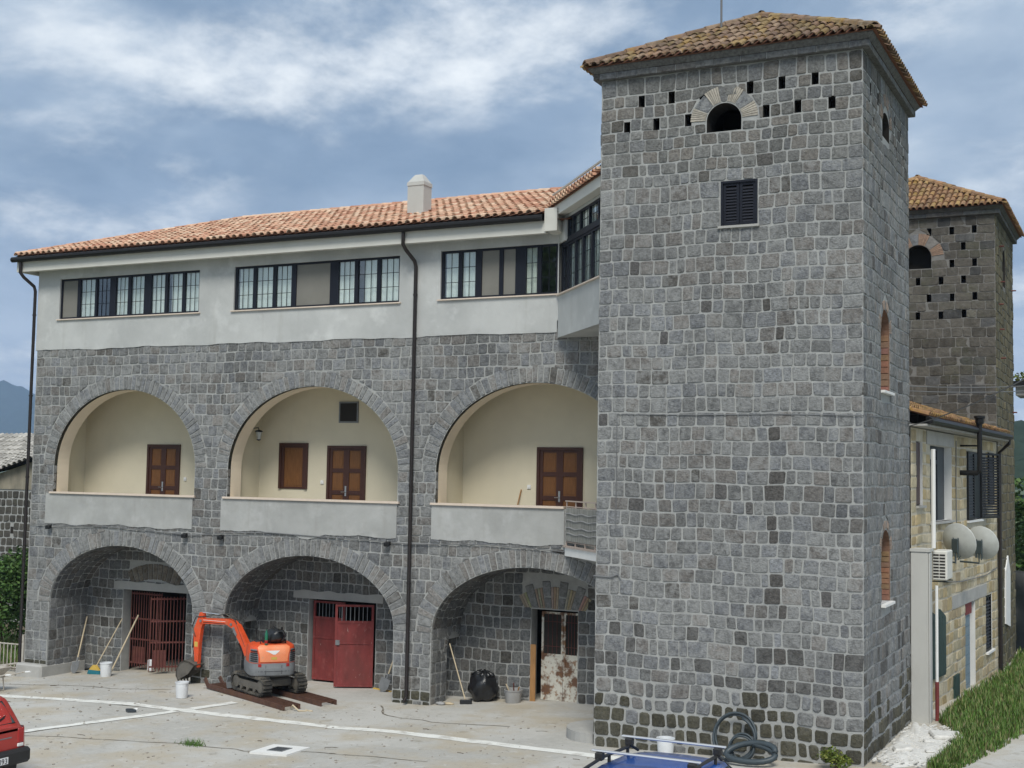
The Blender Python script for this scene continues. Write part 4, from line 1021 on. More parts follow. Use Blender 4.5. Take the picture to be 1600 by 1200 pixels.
# ------------------------------------------------------------------ rear tower
X0, X1, Y0, Y1 = -8.8, -3.84, 38.0, 43.0
RT = thing('old_stone_tower', 'darker older stone tower standing behind the house with rows of small square holes', 'tower', ((X0+X1)/2, 40.5, .1))
mpQ = plane((0, Y0, 0), X, Z, -Yv); mpQr = plane((X1, 0, 0), Yv, Z, X); mpQl = plane((X0, 0, 0), -Yv, Z, -X); mpQb = plane((0, Y1, 0), -X, Z, Yv)
QH = [(-5.62, 12.36), (-5.0, 12.36), (-4.39, 12.37), (-4.69, 11.9), (-5.0, 11.42), (-4.39, 11.42), (-5.93, 10.94), (-5.3, 10.94), (-4.69, 10.95), (-5.63, 10.45), (-5.0, 10.45), (-4.39, 10.46), (-5.94, 9.95), (-5.31, 9.95), (-4.68, 9.97), (-6.55, 10.94), (-6.24, 10.45), (-6.55, 9.95)]
qo = [rect(a-.065, a+.065, b-.11, b+.11) for a, b in QH]; QA = arch(-5.93, .37, 11.31, 11.62, 12.0, 14)
mb = MB(); wall(mb, mpQ, X0, X1, -.6, 12.75, qo+[QA])
for o_ in qo:
    hb_ = MB(); reveal(hb_, mpQ, o_, -.004, -.3, True, True); hb_.build('putlog_hole', m_dark, RT)  # shade of the small holes painted by the dark material
QRA = arch(40.3, .4, 11.0, 11.7, 12.1, 12)
wall(mb, mpQr, Y0, Y1, -.6, 12.75, [QRA]); mb.quad(mpQl(-Y1, -.6), mpQl(-Y0, -.6), mpQl(-Y0, 12.75), mpQl(-Y1, 12.75)); mb.quad(mpQb(-X1, -.6), mpQb(-X0, -.6), mpQb(-X0, 12.75), mpQb(-X1, 12.75))
mb.build('wall', m_dmortar, RT)
mb = MB(); reveal(mb, mpQ, QA, 0, -.5, True, True); reveal(mb, mpQr, QRA, 0, -.5, True, True); mb.build('opening_reveal', m_dark, RT)
def old_tint(u, v):
    g = R.uniform(.07, .125); k = R.random(); c = (g*1.06, g*.98, g*.86)
    if k < .15: c = (g*.9, g*.9, g*.9)
    if k > .9: c = (g*1.3, g*1.22, g*1.05)
    return (*c, R.choice((.0, .5, .9)))
eq = [ex_rect(a-.065, a+.065, b-.07, b+.07) for a, b in QH]+[ex_jamb(-5.93, .38, 11.30, 11.54, .73, 12.35)]
vq = courses(-.1, 9.84, .27, .08)+[10.08, 10.33, 10.57, 10.82, 11.06, 11.30, 11.54, 11.78, 12.02, 12.24, 12.48, 12.745]
qs = lay(mpQ, X0, X1, vq, (.22, .5), old_tint, eq, joint=.012, hp=(.0, .018), rc=.03)+lay(mpQr, Y0, Y1, courses(-.2, 12.745, .27, .08), (.22, .45), lambda u, v: (lambda t: (t[0]*1.25, t[1]*1.2, t[2]*.9, t[3]))(old_tint(u, v)), [ex_arch(40.3, .42, 11.0, 11.7, 12.12)], joint=.016, hp=(.0, .025))
qs += lay(mpQl, -Y1, -Y0, courses(-.2, 12.745, .27, .08), (.3, .5), old_tint)
emit(qs, RT, 'stone', m_dstone, 'stone_courses', 300, 5e-7)
brick_fan(RT, mpQ, -5.93, 11.62, .38, .72, [(6, 34, 'b'), (34, 62, 's'), (62, 88, 'b'), (88, 112, 's'), (112, 138, 'b'), (138, 174, 's')], m_dstone, (.30, .205, .15))
def oldred():
    k = R.uniform(.75, 1.15); b = R.choice(((.32, .185, .10), (.36, .225, .115), (.28, .17, .10), (.34, .225, .10))); return (b[0]*k, b[1]*k, b[2]*k, 0)
tower_top(RT, X0, X1, Y0, Y1, 12.75, .27, 14.5, oldred, m_otile, m_dstone, .62, 120)
mb = MB()
for y_, z_ in ((39, 12.0), (39.2, 11.0), (39, 9.6), (39.3, 8.8), (42.6, 11.2), (42.6, 8.2), (42.6, 7.4), (38.8, 10.3)): mb.tube([(X1, y_, z_), (X1+.14, y_, z_)], .022, 5)
mb.build('wall_hook', m_rust, RT)
mb = MB(); mb.prism([(39.6, 1.2), (40.9, 1.0), (41.0, 2.6), (40.4, 3.1), (39.7, 2.7)], mpQr, 0, .05); mb.build('whitewash_patch', m_white, RT)
# ------------------------------------------------------------------ yellow house between the towers
h0 = V((-4.43, 27.35, 0)); hd = V((-3.85, 37.98, 0))-h0; hl = hd.length; hd.normalize(); hn = V((hd.y, -hd.x, 0))
H = thing('tuff_house', 'low yellowish tuff block house with dark shutters wedged between the two stone towers', 'house', (-5, 32.5, 0))
mpH = lambda u, v, h=0: h0+hd*u+Z*v+hn*h
hops = [rect(.5, 1.12, 4.72, 6.07), rect(1.88, 4.28, 4.34, 6.03), rect(6.14, 8.9, 4.28, 6.0), rect(5.84, 7.2, -.4, 2.27), rect(8.75, 9.7, .78, 2.25)]
mb = MB(); wall(mb, mpH, 0, hl, -.6, 6.34, hops); mb.build('wall', m_tmortar, H)
for o_, d in zip(hops, (-.08, -.17, -.12, -.13, -.1)):
    mb = MB(); reveal(mb, mpH, o_, 0, d, True); rv_ = mb.build('reveal', m_white, H)
    mb = MB(); mb.add([mpH(*q, d) for q in outline(o_)], [tuple(range(len(outline(o_))))]); mb.build('dark_opening', m_slate, rv_)
def tuff(u, v):
    g = R.uniform(1.1, 1.5); b = R.choice(((.34, .27, .155), (.38, .32, .21), (.30, .245, .16), (.42, .37, .27), (.33, .29, .2))); return (b[0]*g, b[1]*g, b[2]*g, 0)
eh = [lambda v, o_=o_: (o_[0], o_[1]) if o_[2](0) < v < o_[3](0) else None for o_ in hops]+[ex_rect(1.5, 4.5, 6.03, 6.35), ex_rect(4.2, 8.8, 2.27, 2.6)]
hs = lay(mpH, .02, hl-.02, [-.35, -.08, .19, .46, .78, 1.02, 1.27, 1.52, 1.77, 2.02, 2.27, 2.6, 2.86, 3.12, 3.38, 3.64, 3.9, 4.12, 4.30, 4.56, 4.82, 5.08, 5.34, 5.6, 5.84, 6.05, 6.33], (.35, .62), tuff, eh, joint=.035, hp=(.002, .016), rc=.03)
emit(hs, H, 'tuff_block', m_tuff, 'small_tuff_block', 300, 2e-7)
mb = MB(); mb.prism([(1.5, 6.035), (4.5, 6.035), (4.5, 6.33), (1.5, 6.33)], mpH, 0, .02); mb.build('lintel', m_concrete, H); mb = MB(); mb.prism([(4.2, 2.275), (8.8, 2.275), (8.8, 2.58), (4.2, 2.58)], mpH, 0, .02); mb.build('lintel', m_concrete, H)
for a, b, z in ((.45, 1.2, 4.72), (1.8, 4.36, 4.34), (6.1, 8.2, 4.28), (8.7, 9.8, .78)):
    mb = MB(); mb.prism([(a, z-.05), (b, z-.05), (b, z), (a, z)], mpH, -.1, .07); mb.build('sill', m_white if z < 1 or a > 6 else m_concrete, H)
mb = MB(); mb.prism([(.52, 4.74), (1.1, 4.74), (1.1, 6.05), (.52, 6.05)], mpH, -.078, -.05); mb.build('window', m_mahog, H)
mb = MB()
for a, b, c, d in ((1.9, 2.0, 4.36, 6.0), (3.2, 3.3, 4.36, 6.0), (2., 3.2, 5.62, 5.72), (2., 3.2, 5.93, 6.0), (2.9, 2.98, 5.72, 5.93)): mb.prism([(a, c), (b, c), (b, d), (a, d)], mpH, -.165, -.12)
f = mb.build('window', m_frame, H); mb = MB(); mb.prism([(2., 5.72), (3.2, 5.72), (3.2, 5.93), (2., 5.93)], mpH, -.16, -.15); mb.build('pane', m_dish, f)
for i in range(7):
    mb = MB(); mb.prism([(2.0+i*.172, 4.37), (2.165+i*.172, 4.37), (2.165+i*.172, 5.62), (2.0+i*.172, 5.62)], mpH, -.16, -.135); mb.build('board', m_slate, f)
louvre(H, mpH, 6.15, 7.0, 4.3, 5.98, 'shutter', m_black, .01, .07, .04)
mpSh = lambda u, v, h=0: mpH(7.95, 0, .02)+(hd*.93+hn*.30)*u+Z*v+(hn*.93-hd*.30)*h
louvre(H, mpSh, 0, 1.0, 4.3, 5.98, 'shutter', m_black, 0, .07, .04)
louvre(H, mpH, 9.1, 9.9, 4.62, 6.02, 'shutter', m_black, .02, .07, .04)
louvre(H, mpH, 8.78, 9.67, .8, 2.23, 'shutter', m_black, -.06, .09, .05)
mb = MB(); mb.prism([(1.78, .98), (3.2, .92), (3.2, 2.22), (2.6, 2.42), (2.2, 2.3), (1.78, 2.42)], mpH, .02, .06); sh_ = mb.build('boarded_shutter', m_greenb, H)
for i in range(4):
    g = MB(); a = 1.80+i*.35; g.prism([(a, 1.0), (a+.33, .97), (a+.33, 2.20), (a, 2.24)], mpH, .061, .07); g.build('board', m_greenb, sh_)
mb = MB(); mb.prism([(4.26, .2), (4.82, .2), (4.82, .74), (4.26, .74)], mpH, .0, .06); mb.build('meter_cover', m_greenb, H)
mb = MB(); mb.prism([(5.86, -.3), (6.9, -.3), (6.9, 1.96), (5.86, 1.96)], mpH, -.125, -.08); f = mb.build('door', m_bluedoor, H)
for i in range(9):
    g = MB(); g.prism([(5.9, -.2+i*.235), (6.86, -.2+i*.235), (6.86, .02+i*.235), (5.9, .02+i*.235)], mpH, -.079, -.07); g.build('door_board', m_bluedoor, f)
mb = MB(); mb.prism([(5.86, 1.97), (6.9, 1.97), (6.9, 2.26), (5.86, 2.26)], mpH, -.12, -.03); mb.build('red_panel', m_red, H)
# eave and lean-to roof
mb = MB(); mb.prism([(-.2, 6.36), (hl-.2, 6.36), (hl-.2, 6.40), (-.2, 6.40)], mpH, -.1, .36); mb.build('soffit', m_concrete, H)
mb = MB(); mb.tube([mpH(-.1, 6.47, .40), mpH(hl-.15, 6.47, .40)], .075, 8); mb.prism([(-.1, 6.41), (hl-.15, 6.41), (hl-.15, 6.56), (-.1, 6.56)], mpH, .33, .39); mb.build('gutter', m_black, H)
a_, b_ = mpH(-.05, 6.57, .30), mpH(hl, 6.57, .30)
mb = MB(); mb.add([a_, b_, b_+V((-5, 0, 1.6)), a_+V((-5, 0, 1.6))], [(0, 1, 2, 3)]); mb.box(-9.3, -4.5, 27.6, 37.9, 5.9, 6.3); rf = mb.build('roof', m_tilebed, H)
tl = tile_slope(a_, b_, b_+V((-5, 0, 1.6)), a_+V((-5, 0, 1.6)), .21, .38, .085, oldred, .06)
emit(tl, rf, 'roof_tile', m_otile, 'far_roof_tile', 60)
mb = MB(); mb.tube([mpH(10.5, 6.45, .36), mpH(10.5, 6.3, .36), mpH(10.62, 6.05, .08), mpH(10.62, 0, .08)], .05, 8); mb.build('downpipe', m_pipe, H)
mb = MB()
for pts in ([(1.3, 3.7), (2.6, 3.55), (4.6, 3.75), (6.4, 3.6), (8.6, 3.7), (10.4, 3.65)], [(4.6, 3.3), (4.7, 4.0), (4.65, 5.2), (4.7, 6.2)], [(2.2, 3.2), (3.6, 2.95), (5.2, 2.85), (8.6, 2.8), (10.4, 2.9)]): mb.tube([mpH(u, v, .03) for u, v in pts], .012, 5)
mb.build('wall_cable', m_wire, H)
# things fixed to the house
t = thing('flue_pipe', 'black stove flue bending up from the wall past the gutter of the yellow house', 'flue', mpH(5.3, 5.4))
mb = MB(); fx = .46; mb.tube([mpH(5.3, 5.45, 0), mpH(5.3, 5.45, fx-.06), mpH(5.3, 5.5, fx), mpH(5.3, 6.62, fx)], .062, 10); mb.build('pipe', m_black, t, smooth='auto')
mb = MB(); mb.tube([mpH(5.3, 6.1, 0), mpH(5.3, 6.1, fx)], .022, 6); mb.build('bracket', m_black, t)
mb = MB(); mb.lathe(mpH(5.3, 6.62, fx), [(0, 0), (.09, 0), (.10, .04), (.10, .13), (.13, .14), (.13, .19), (0, .21)], 12); mb.build('cowl', m_black, t)
def dish(c, face, rr, label):
    c = V(c); ax = V(face).normalized(); t = thing('satellite_dish', label, 'satellite dish', c, 'satellite dishes on the tuff house')
    mb = MB(); prof = [(rr*i/8, -.16*rr+.3*rr*(i/8)**2) for i in range(9)]; mb.lathe(c, prof+[(rr*1.015, .14*rr-.0), (rr, .14*rr-.015)]+[(rr*i/8, -.16*rr-.015+.3*rr*(i/8)**2) for i in range(7, -1, -1)], 28, ax); mb.build('reflector', m_dish, t, smooth='auto')
    s_ = ax.cross(Z).normalized(); b = c-ax*.16*rr; mb = MB(); mb.tube([b-s_*.06+Z*.16, b-ax*.06-s_*.06, b-ax*.05-s_*.07-Z*.3], .02, 6); mb.tube([b+s_*.06+Z*.16, b-ax*.06+s_*.06, b-ax*.05+s_*.07-Z*.3], .02, 6)
    mb.rbox(-.08, .08, -.03, .03, -.2, .1, .01, T=lambda p: b-ax*.05+s_*p.x+ax*p.y+Z*p.z); mb.tube([b-Z*.2-ax*.05, b-Z*.42-ax*.05, b-Z*.42-s_*0+V((-.45, .1, 0))], .025, 6); mb.build('mount', m_bracket, t)
    mb = MB(); mb.tube([c-Z*rr*.95, c-Z*rr*.3+ax*rr*1.1], .014, 5); mb.lathe(c-Z*rr*.3+ax*rr*1.1, [(0, 0), (.03, 0), (.03, .1), (0, .1)], 8, -ax); mb.build('receiver_arm', m_bracket, t)
dish((-3.88, 30.2, 3.90), (.42, .9, .28), .41, 'grey satellite dish nearest the white air conditioner, seen from behind')
dish((-3.60, 32.0, 3.80), (.30, .93, .26), .40, 'satellite dish further from the air conditioner, beside the dark downpipe')
t = thing('air_conditioner', 'white outdoor air conditioning unit with a slotted grille fixed beside the rendered pillar', 'air conditioner', (-3.95, 28.3, 3.2))
mb = MB(); mb.rbox(-4.10, -3.80, 27.9, 28.7, 3.20, 3.80, .02); mb.build('casing', m_acw, t)
mb = MB()
for i in range(8):
    for k in range(2): mb.box(-4.075+k*.125, -3.965+k*.125, 27.893, 27.899, 3.25+i*.064, 3.285+i*.064)
mb.build('grille_slot', m_dark, t)
mb = MB(); mb.tube([(-4.2, 28.0, 3.17), (-3.78, 28.0, 3.17)], .015, 5); mb.tube([(-4.2, 28.6, 3.17), (-3.78, 28.6, 3.17)], .015, 5); mb.build('bracket', m_bracket, t)
mb = MB(); mb.rbox(-4.44, -4.09, 27.31, 27.8, -.3, 3.80, .015); mb.box(-4.46, -4.05, 27.29, 27.82, 3.80, 3.86); mb.rbox(-4.085, -4.055, 27.31, 27.6, .1, 3.78, .008)
tag(mb.build('rendered_pillar', m_pillar), 'tall smooth grey rendered pillar standing against the right side of the stone tower', 'pillar')
mb = MB(); mb.tube([(-4.05, 27.78, 3.86), (-4.05, 27.78, 5.9)], .045, 8); tag(mb.build('white_pipe', m_white), 'white vertical pipe rising above the rendered pillar on the house wall', 'pipe')
t = thing('drain_pipe', 'thin pipe painted brick red at its foot beside the rendered pillar', 'pipe', (-4.0, 27.72, .2))
mb = MB(); mb.tube([(-3.99, 27.75, .05), (-3.99, 27.75, 1.15)], .04, 8); mb.build('lower_pipe', m_red, t); mb = MB(); mb.tube([(-3.99, 27.75, 1.15), (-3.99, 27.75, 3.1)], .03, 8); mb.build('upper_pipe', m_white, t)

#@@PART2
# ------------------------------------------------------------------ cables, lamps, aerials
mb = MB(); P_ = [(-27.14, 3.67), (-26.0, 3.63), (-24.51, 3.69), (-23., 3.62), (-21.53, 3.57), (-20.4, 3.66), (-19.17, 3.72), (-17.67, 3.66), (-16.3, 3.65), (-15.2, 3.60), (-13.23, 3.67), (-11.36, 3.59), (-10, 3.5)]
mb.tube([(x, YF-.045, z+R.uniform(-.01, .01)) for x, z in P_], .011, 6); tag(mb.build('cable', m_wire), 'thin grey cable sagging along the facade just below the three parapets', 'cable')
def spot(x, z, label):
    t = thing('wall_spotlight', label, 'spotlight', (x, YF-.05, z), 'small black spotlights under the parapets')
    mb = MB(); mb.rbox(x-.07, x+.07, YF-.17, YF-.06, z-.05, z+.04, .012, T=lambda p: V((p.x, p.y, p.z-.3*(YF-.06-p.y)))); mb.build('housing', m_black, t)
    mb = MB(); mb.tube([(x, YF-.0, z+.02), (x, YF-.09, z+.02)], .018, 6); mb.build('bracket', m_black, t)
spot(-26.35, 3.63, 'leftmost small black spotlight, under the left end of the left parapet')
spot(-21.72, 3.57, 'small black spotlight under the right end of the left parapet')
spot(-20.58, 3.57, 'small black spotlight under the left end of the middle parapet')
spot(-15.76, 3.60, 'small black spotlight under the right end of the middle parapet')
t = thing('wall_lantern', 'small glass lantern on the left side wall of the middle loggia', 'lantern', (-20.45, 26.55, 6.1))
mb = MB(); mb.tube([(-20.6, 26.55, 6.28), (-20.42, 26.55, 6.30), (-20.40, 26.55, 6.24)], .012, 6); mb.lathe((-20.40, 26.55, 6.08), [(0, .17), (.09, .14), (.10, .11), (.07, .10)], 6); mb.lathe((-20.40, 26.55, 6.0), [(0, -.04), (.05, -.02), (.055, .0), (0, .0)], 6); mb.build('frame', m_plastic, t)
mb = MB(); mb.lathe((-20.40, 26.55, 6.0), [(.05, .0), (.085, .19)], 6); mb.build('lamp_glass', m_dish, t)
mb = MB(); mb.tube([(-13.3, YB-.22, FL), (-13.08, YB-.03, 4.88)], .016, 6); tag(mb.build('broom_stick', m_plank), 'brown stick leaning on the loggia wall left of the right hand door', 'stick')
mb = MB(); mb.tube([(-9.01, TY0-.02, 4.2), (-9.01, TY0-.02, 6.39), (-7.5, TY0-.025, 6.37), (-6, TY0-.02, 6.38), (-4.45, TY0-.03, 6.35), (-4.42, 24.5, 6.40), (-4.42, TY1, 6.42)], .009, 5); tag(mb.build('cable', m_wire), 'thin cable running level across the front of the big tower at mid height', 'cable')
mb = MB(); mb.tube([(-9.45, TY0-.02, 3.35), (-9.1, TY0-.02, 3.34), (-8.95, TY0-.03, 3.40), (-8.9, TY0-.02, 3.30)], .014, 6); tag(mb.build('cable_end', m_wire), 'short looped cable end poking from the left edge of the big tower', 'cable')
def sag(a, b, d, n=12): a, b = V(a), V(b); return [a.lerp(b, i/n)-Z*d*4*(i/n)*(1-i/n) for i in range(n+1)]
mb = MB(); mb.tube(sag((-4.45, 27.2, 6.35), (-1.2, 22.0, 7.25), .12), .012, 5); tag(mb.build('overhead_wire', m_wire), 'overhead wire rising to the right from the back corner of the big tower', 'wire')
for k, (za, zb_, lb) in enumerate(((7.18, 7.42, 'upper of two level overhead wires in front of the old dark tower'), (7.08, 7.30, 'lower of two level overhead wires in front of the old dark tower'))):
    mb = MB(); mb.tube(sag((-4.45, 27.25, za), (-1.5, 34, zb_+.3), .08), .010, 5); tag(mb.build('overhead_wire', m_wire), lb, 'wire', 'overhead wires by the towers')
t = thing('roof_aerial', 'thin mast with a mesh aerial at its top on the ridge of the big tower', 'aerial', (-7.53, 24.2, 14.2))
mb = MB(); mb.tube([(-7.53, 24.2, 14.1), (-7.53, 24.2, 15.6)], .022, 8); mb.build('mast', m_wire, t)
mb = MB()
for i in range(5): mb.tube([(-7.53, 24.17, 14.78+i*.07), (-7.95, 24.1, 14.86+i*.07)], .007, 4)
for i in range(5): mb.tube([(-7.6-i*.08, 24.15, 14.76+i*.012), (-7.6-i*.08, 24.15, 15.1)], .006, 4)
mb.build('reflector_grid', m_dish, t)
mb = MB(); mb.tube([(-7.95, 24.1, 14.9), (-8.10, 24.05, 14.84)], .03, 6); mb.build('aerial_head', m_black, t)
t = thing('roof_dish', 'small white satellite dish half hidden behind the left edge of the big tower', 'satellite dish', (-10.65, 26.4, 11.7))
mb = MB(); ax = V((.3, -.9, .3)).normalized(); mb.lathe((-10.7, 26.4, 11.98), [(.34*i/6, -.05+.06*(i/6)**2) for i in range(7)]+[(.335, .0)]+[(.33*i/6, -.065+.06*(i/6)**2) for i in range(5, -1, -1)], 20, ax); mb.build('reflector', m_white, t, smooth='auto')
mb = MB(); mb.tube([(-10.7, 26.42, 11.95), (-10.65, 26.5, 11.2)], .02, 6); mb.tube([V((-10.72, 26.2, 11.72)), V((-10.80, 25.98, 12.02))], .012, 5); mb.lathe((-10.80, 25.98, 12.0), [(0, 0), (.045, 0), (.045, .09), (0, .1)], 8); mb.build('mount', m_black, t)

# ------------------------------------------------------------------ mini excavator
cx0, cy0 = -18.47, 24.70; g0 = gz(cx0, cy0); d3 = V((-.917, .399, 0)); l3 = V((-.399, -.917, 0)); C0 = V((cx0, cy0, g0))
EX = thing('mini_excavator', 'orange mini excavator with a grey tail on rusty ramps, arm reaching left', 'excavator', tuple(C0))
def stadium(r, hl_, n=10): return [(hl_+r*math.sin(math.pi*i/n), -r*math.cos(math.pi*i/n)) for i in range(n+1)]+[(-hl_-r*math.sin(math.pi*i/n), r*math.cos(math.pi*i/n)) for i in range(n+1)]
for sd_ in (1, -1):
    tcn = C0+l3*.46*sd_+Z*.335
    fn = lambda a, b, h, tcn=tcn: tcn+d3*a+Z*b+l3*h
    mb = MB(); o1 = stadium(.20, .56); i1 = stadium(.155, .56); n = len(o1)
    for h in (-.115, .115):
        for i in range(n): q = [fn(*o1[i], h), fn(*o1[(i+1) % n], h), fn(*i1[(i+1) % n], h), fn(*i1[i], h)]; mb.add(q, [(0, 1, 2, 3)])
    for i in range(n): mb.quad(fn(*o1[i], -.115), fn(*o1[(i+1) % n], -.115), fn(*o1[(i+1) % n], .115), fn(*o1[i], .115)); mb.quad(fn(*i1[i], -.115), fn(*i1[(i+1) % n], -.115), fn(*i1[(i+1) % n], .115), fn(*i1[i], .115))
    per = []; L2 = 2*math.pi*.2+4*.56
    k = 44
    for i in range(k):
        s = L2*i/k
        if s < 1.12: p, a = (-.56+s, .2), math.pi/2
        elif s < 1.12+math.pi*.2: a = math.pi/2-(s-1.12)/.2; p = (.56+.2*math.cos(a), .2*math.sin(a))
        elif s < 2.24+math.pi*.2: p, a = (.56-(s-1.12-math.pi*.2), -.2), -math.pi/2
        else: a = -math.pi/2-(s-2.24-math.pi*.2)/.2; p = (-.56+.2*math.cos(a), .2*math.sin(a))
        nx, ny = math.cos(a), math.sin(a); tx, ty = -ny, nx
        poly = [(p[0]+tx*e+nx*f_, p[1]+ty*e+ny*f_) for e, f_ in ((-.018, -.004), (.018, -.004), (.013, .022), (-.013, .022))]
        mb.prism(poly, fn, -.112, .112)
    tr = mb.build('track', m_rubber, EX)
    mb = MB(); mb.prism([(-.52, -.08), (.52, -.08), (.55, .0), (.45, .07), (-.45, .07), (-.55, 0)], fn, -.10*sd_-.0, .085*sd_); mb.build('track_frame', m_dusty, tr)
    mb = MB()
    for a in (-.56, .56):
        mb.lathe(fn(a, 0, -.1), [(0, 0), (.06, 0), (.14, .01), (.14, .19), (.06, .2), (0, .2)], 16, l3)
    for a in (-.3, 0, .3): mb.lathe(fn(a, -.105, -.1), [(0, 0), (.05, 0), (.05, .2), (0, .2)], 12, l3)
    mb.build('track_wheels', m_dusty, tr)
fu = lambda a, b, h: C0+d3*a+l3*b+Z*h
mb = MB(); mb.rbox(-.42, .42, -.36, .36, .28, .46, .03, T=lambda p: fu(p.x, p.y, p.z)); mb.lathe(fu(0, 0, .44), [(.32, 0), (.32, .1)], 20); mb.build('undercarriage', m_dusty, EX)
mb = MB(); mb.prism([(.86, .12), (.90, .12), (.95, .26), (.90, .40), (.86, .38), (.90, .26)], lambda a, b, h: fu(a, h, b), -.60, .60); bl_ = mb.build('dozer_blade', m_exgrey, EX)
mb = MB()
for h in (-.25, .25): mb.prism([(.3, .28), (.9, .18), (.9, .26), (.3, .38)], lambda a, b, c: fu(a, c+h, b), -.04, .04)
mb.build('blade_arm', m_exgrey, bl_)
fb = V((-.72, .69, 0)).normalized(); lb = V((-fb.y, fb.x, 0))
fB = lambda a, b, h: C0+fb*a+lb*b+Z*h
def bodyring(back, front, wid, pw, n=36):
    out_ = []
    for i in range(n):
        t = 2*math.pi*i/n; cc, ss = math.cos(t), math.sin(t)
        x = (abs(cc)**pw)*(front if cc > 0 else -back); y = (abs(ss)**pw)*wid*(1 if ss > 0 else -1); out_.append((x, y))
    return out_
def loft(mb, rings, fn, cap=True):
    n = len(rings[0][0]); base = []
    vs = [fn(a, b, z) for r_, z in rings for a, b in r_]
    fs = [(k*n+i, k*n+(i+1) % n, (k+1)*n+(i+1) % n, (k+1)*n+i) for k in range(len(rings)-1) for i in range(n)]
    if cap: fs += [tuple(range(n-1, -1, -1)), tuple((len(rings)-1)*n+i for i in range(n))]
    mb.add(vs, fs)
mb = MB(); loft(mb, [(bodyring(.56, .62, .50, .55), .53), (bodyring(.62, .64, .54, .5), .57), (bodyring(.63, .64, .55, .48), .72), (bodyring(.625, .64, .55, .48), .735), (bodyring(.61, .62, .54, .48), .84)], fB)
cw = mb.build('counterweight', m_exgrey, EX, smooth='auto')
mb = MB(); loft(mb, [(bodyring(.60, .25, .535, .48), .841), (bodyring(.61, .25, .54, .48), .95), (bodyring(.605, .22, .535, .48), 1.12), (bodyring(.57, .18, .51, .5), 1.21), (bodyring(.46, .1, .42, .55), 1.26), (bodyring(.25, .05, .25, .6), 1.275)], fB)
ec = mb.build('engine_cover', m_orange, EX, smooth='auto')
# hatch on the curved tail: patch following the ring
def tailpt(y, z, off):
    bk = interp(z, (.84, .95, 1.12, 1.21, 1.26), (.60, .61, .605, .57, .46)); wd = interp(z, (.84, .95, 1.12, 1.21, 1.26), (.535, .54, .535, .51, .42))
    q = min(.9999, abs(y)/wd); sx_ = q**(1/.49); x = -bk*(math.sqrt(max(0, 1-sx_**2)))**.49
    return fB(x-off, y*(1+off*.4), z)
def tailpatch(mb, poly_rows, off):
    rows = []
    for z, y0, y1 in poly_rows: rows.append([tailpt(y0+(y1-y0)*i/12, z, off) for i in range(13)])
    vs = [p for r_ in rows for p in r_]; fs = [(j*13+i, j*13+i+1, (j+1)*13+i+1, (j+1)*13+i) for j in range(len(rows)-1) for i in range(12)]
    mb.add(vs, fs)
mb = MB(); tailpatch(mb, [(.875, -.31, .31), (.95, -.315, .315), (1.05, -.33, .33), (1.12, -.35, .35), (1.17, -.36, .36), (1.21, -.36, .36), (1.245, -.30, .30)], .014); mb.build('rear_hatch', m_faded, ec, smooth=True)
mb = MB()
for y_ in (-.18, .18): tailpatch(mb, [(.60, y_-.004, y_+.004), (.70, y_-.004, y_+.004), (.80, y_-.004, y_+.004)], .026)
tailpatch(mb, [(.655, -.40, .40), (.665, -.40, .40)], .026); mb.build('panel_seam', m_black, cw)
mb = MB(); tailpatch(mb, [(1.04, -.03, .02), (1.08, -.08, .09), (1.13, -.13, .20)], .018); mb.build('torn_decal', m_white, ec)
mb = MB(); tailpatch(mb, [(.925, -.065, .065), (.985, -.065, .065)], .018); mb.build('yellow_sticker', m_yellow, ec)
for s_ in (1, -1):
    mb = MB(); tailpatch(mb, [(.86, *sorted((.345*s_, .525*s_))), (1.0, *sorted((.35*s_, .525*s_))), (1.16, *sorted((.385*s_, .50*s_)))], .012); vt = mb.build('vent', m_exgrey, ec)
    for k in range(6):
        mb = MB(); z = .885+k*.045; tailpatch(mb, [(z, *sorted((.37*s_, .505*s_))), (z+.024, *sorted((.37*s_, .505*s_)))], .02); mb.build('vent_slot', m_black, vt)
    mb = MB(); tailpatch(mb, [(.765, *sorted((.28*s_, .35*s_))), (.835, *sorted((.28*s_, .35*s_)))], .03); mb.build('tail_light', m_glassred, EX)
mb = MB(); mb.rbox(-.30, .12, -.24, .24, 1.10, 1.30, .05, T=lambda p: fB(p.x, p.y, p.z)); mb.rbox(-.30, -.16, -.22, .22, 1.28, 1.52, .05, T=lambda p: fB(p.x-.0, p.y, p.z)); mb.build('seat', m_plastic, EX, smooth='auto')
mb = MB(); mb.rbox(-.0, .62, -.5, .5, .80, .86, .02, T=lambda p: fB(p.x, p.y, p.z)); mb.build('floor_plate', m_dusty, EX)
for s_ in (1, -1):
    mb = MB(); mb.rbox(-.12, .2, .28*s_-.07, .28*s_+.07, 1.05, 1.3, .03, T=lambda p: fB(p.x, p.y, p.z)); ac_ = mb.build('control_console', m_plastic, EX)
    mb = MB(); mb.tube([fB(.14, .28*s_, 1.3), fB(.18, .29*s_, 1.42), fB(.17, .30*s_, 1.56)], [.014, .014, .024], 8); mb.build('control_lever', m_black, ac_)
mb = MB(); mb.tube([fB(-.36, .28, 1.22), fB(-.37, .28, 1.34), fB(-.37, -.30, 1.34), fB(-.36, -.30, 1.22)], .02, 8); mb.build('rear_rail', m_black, EX)
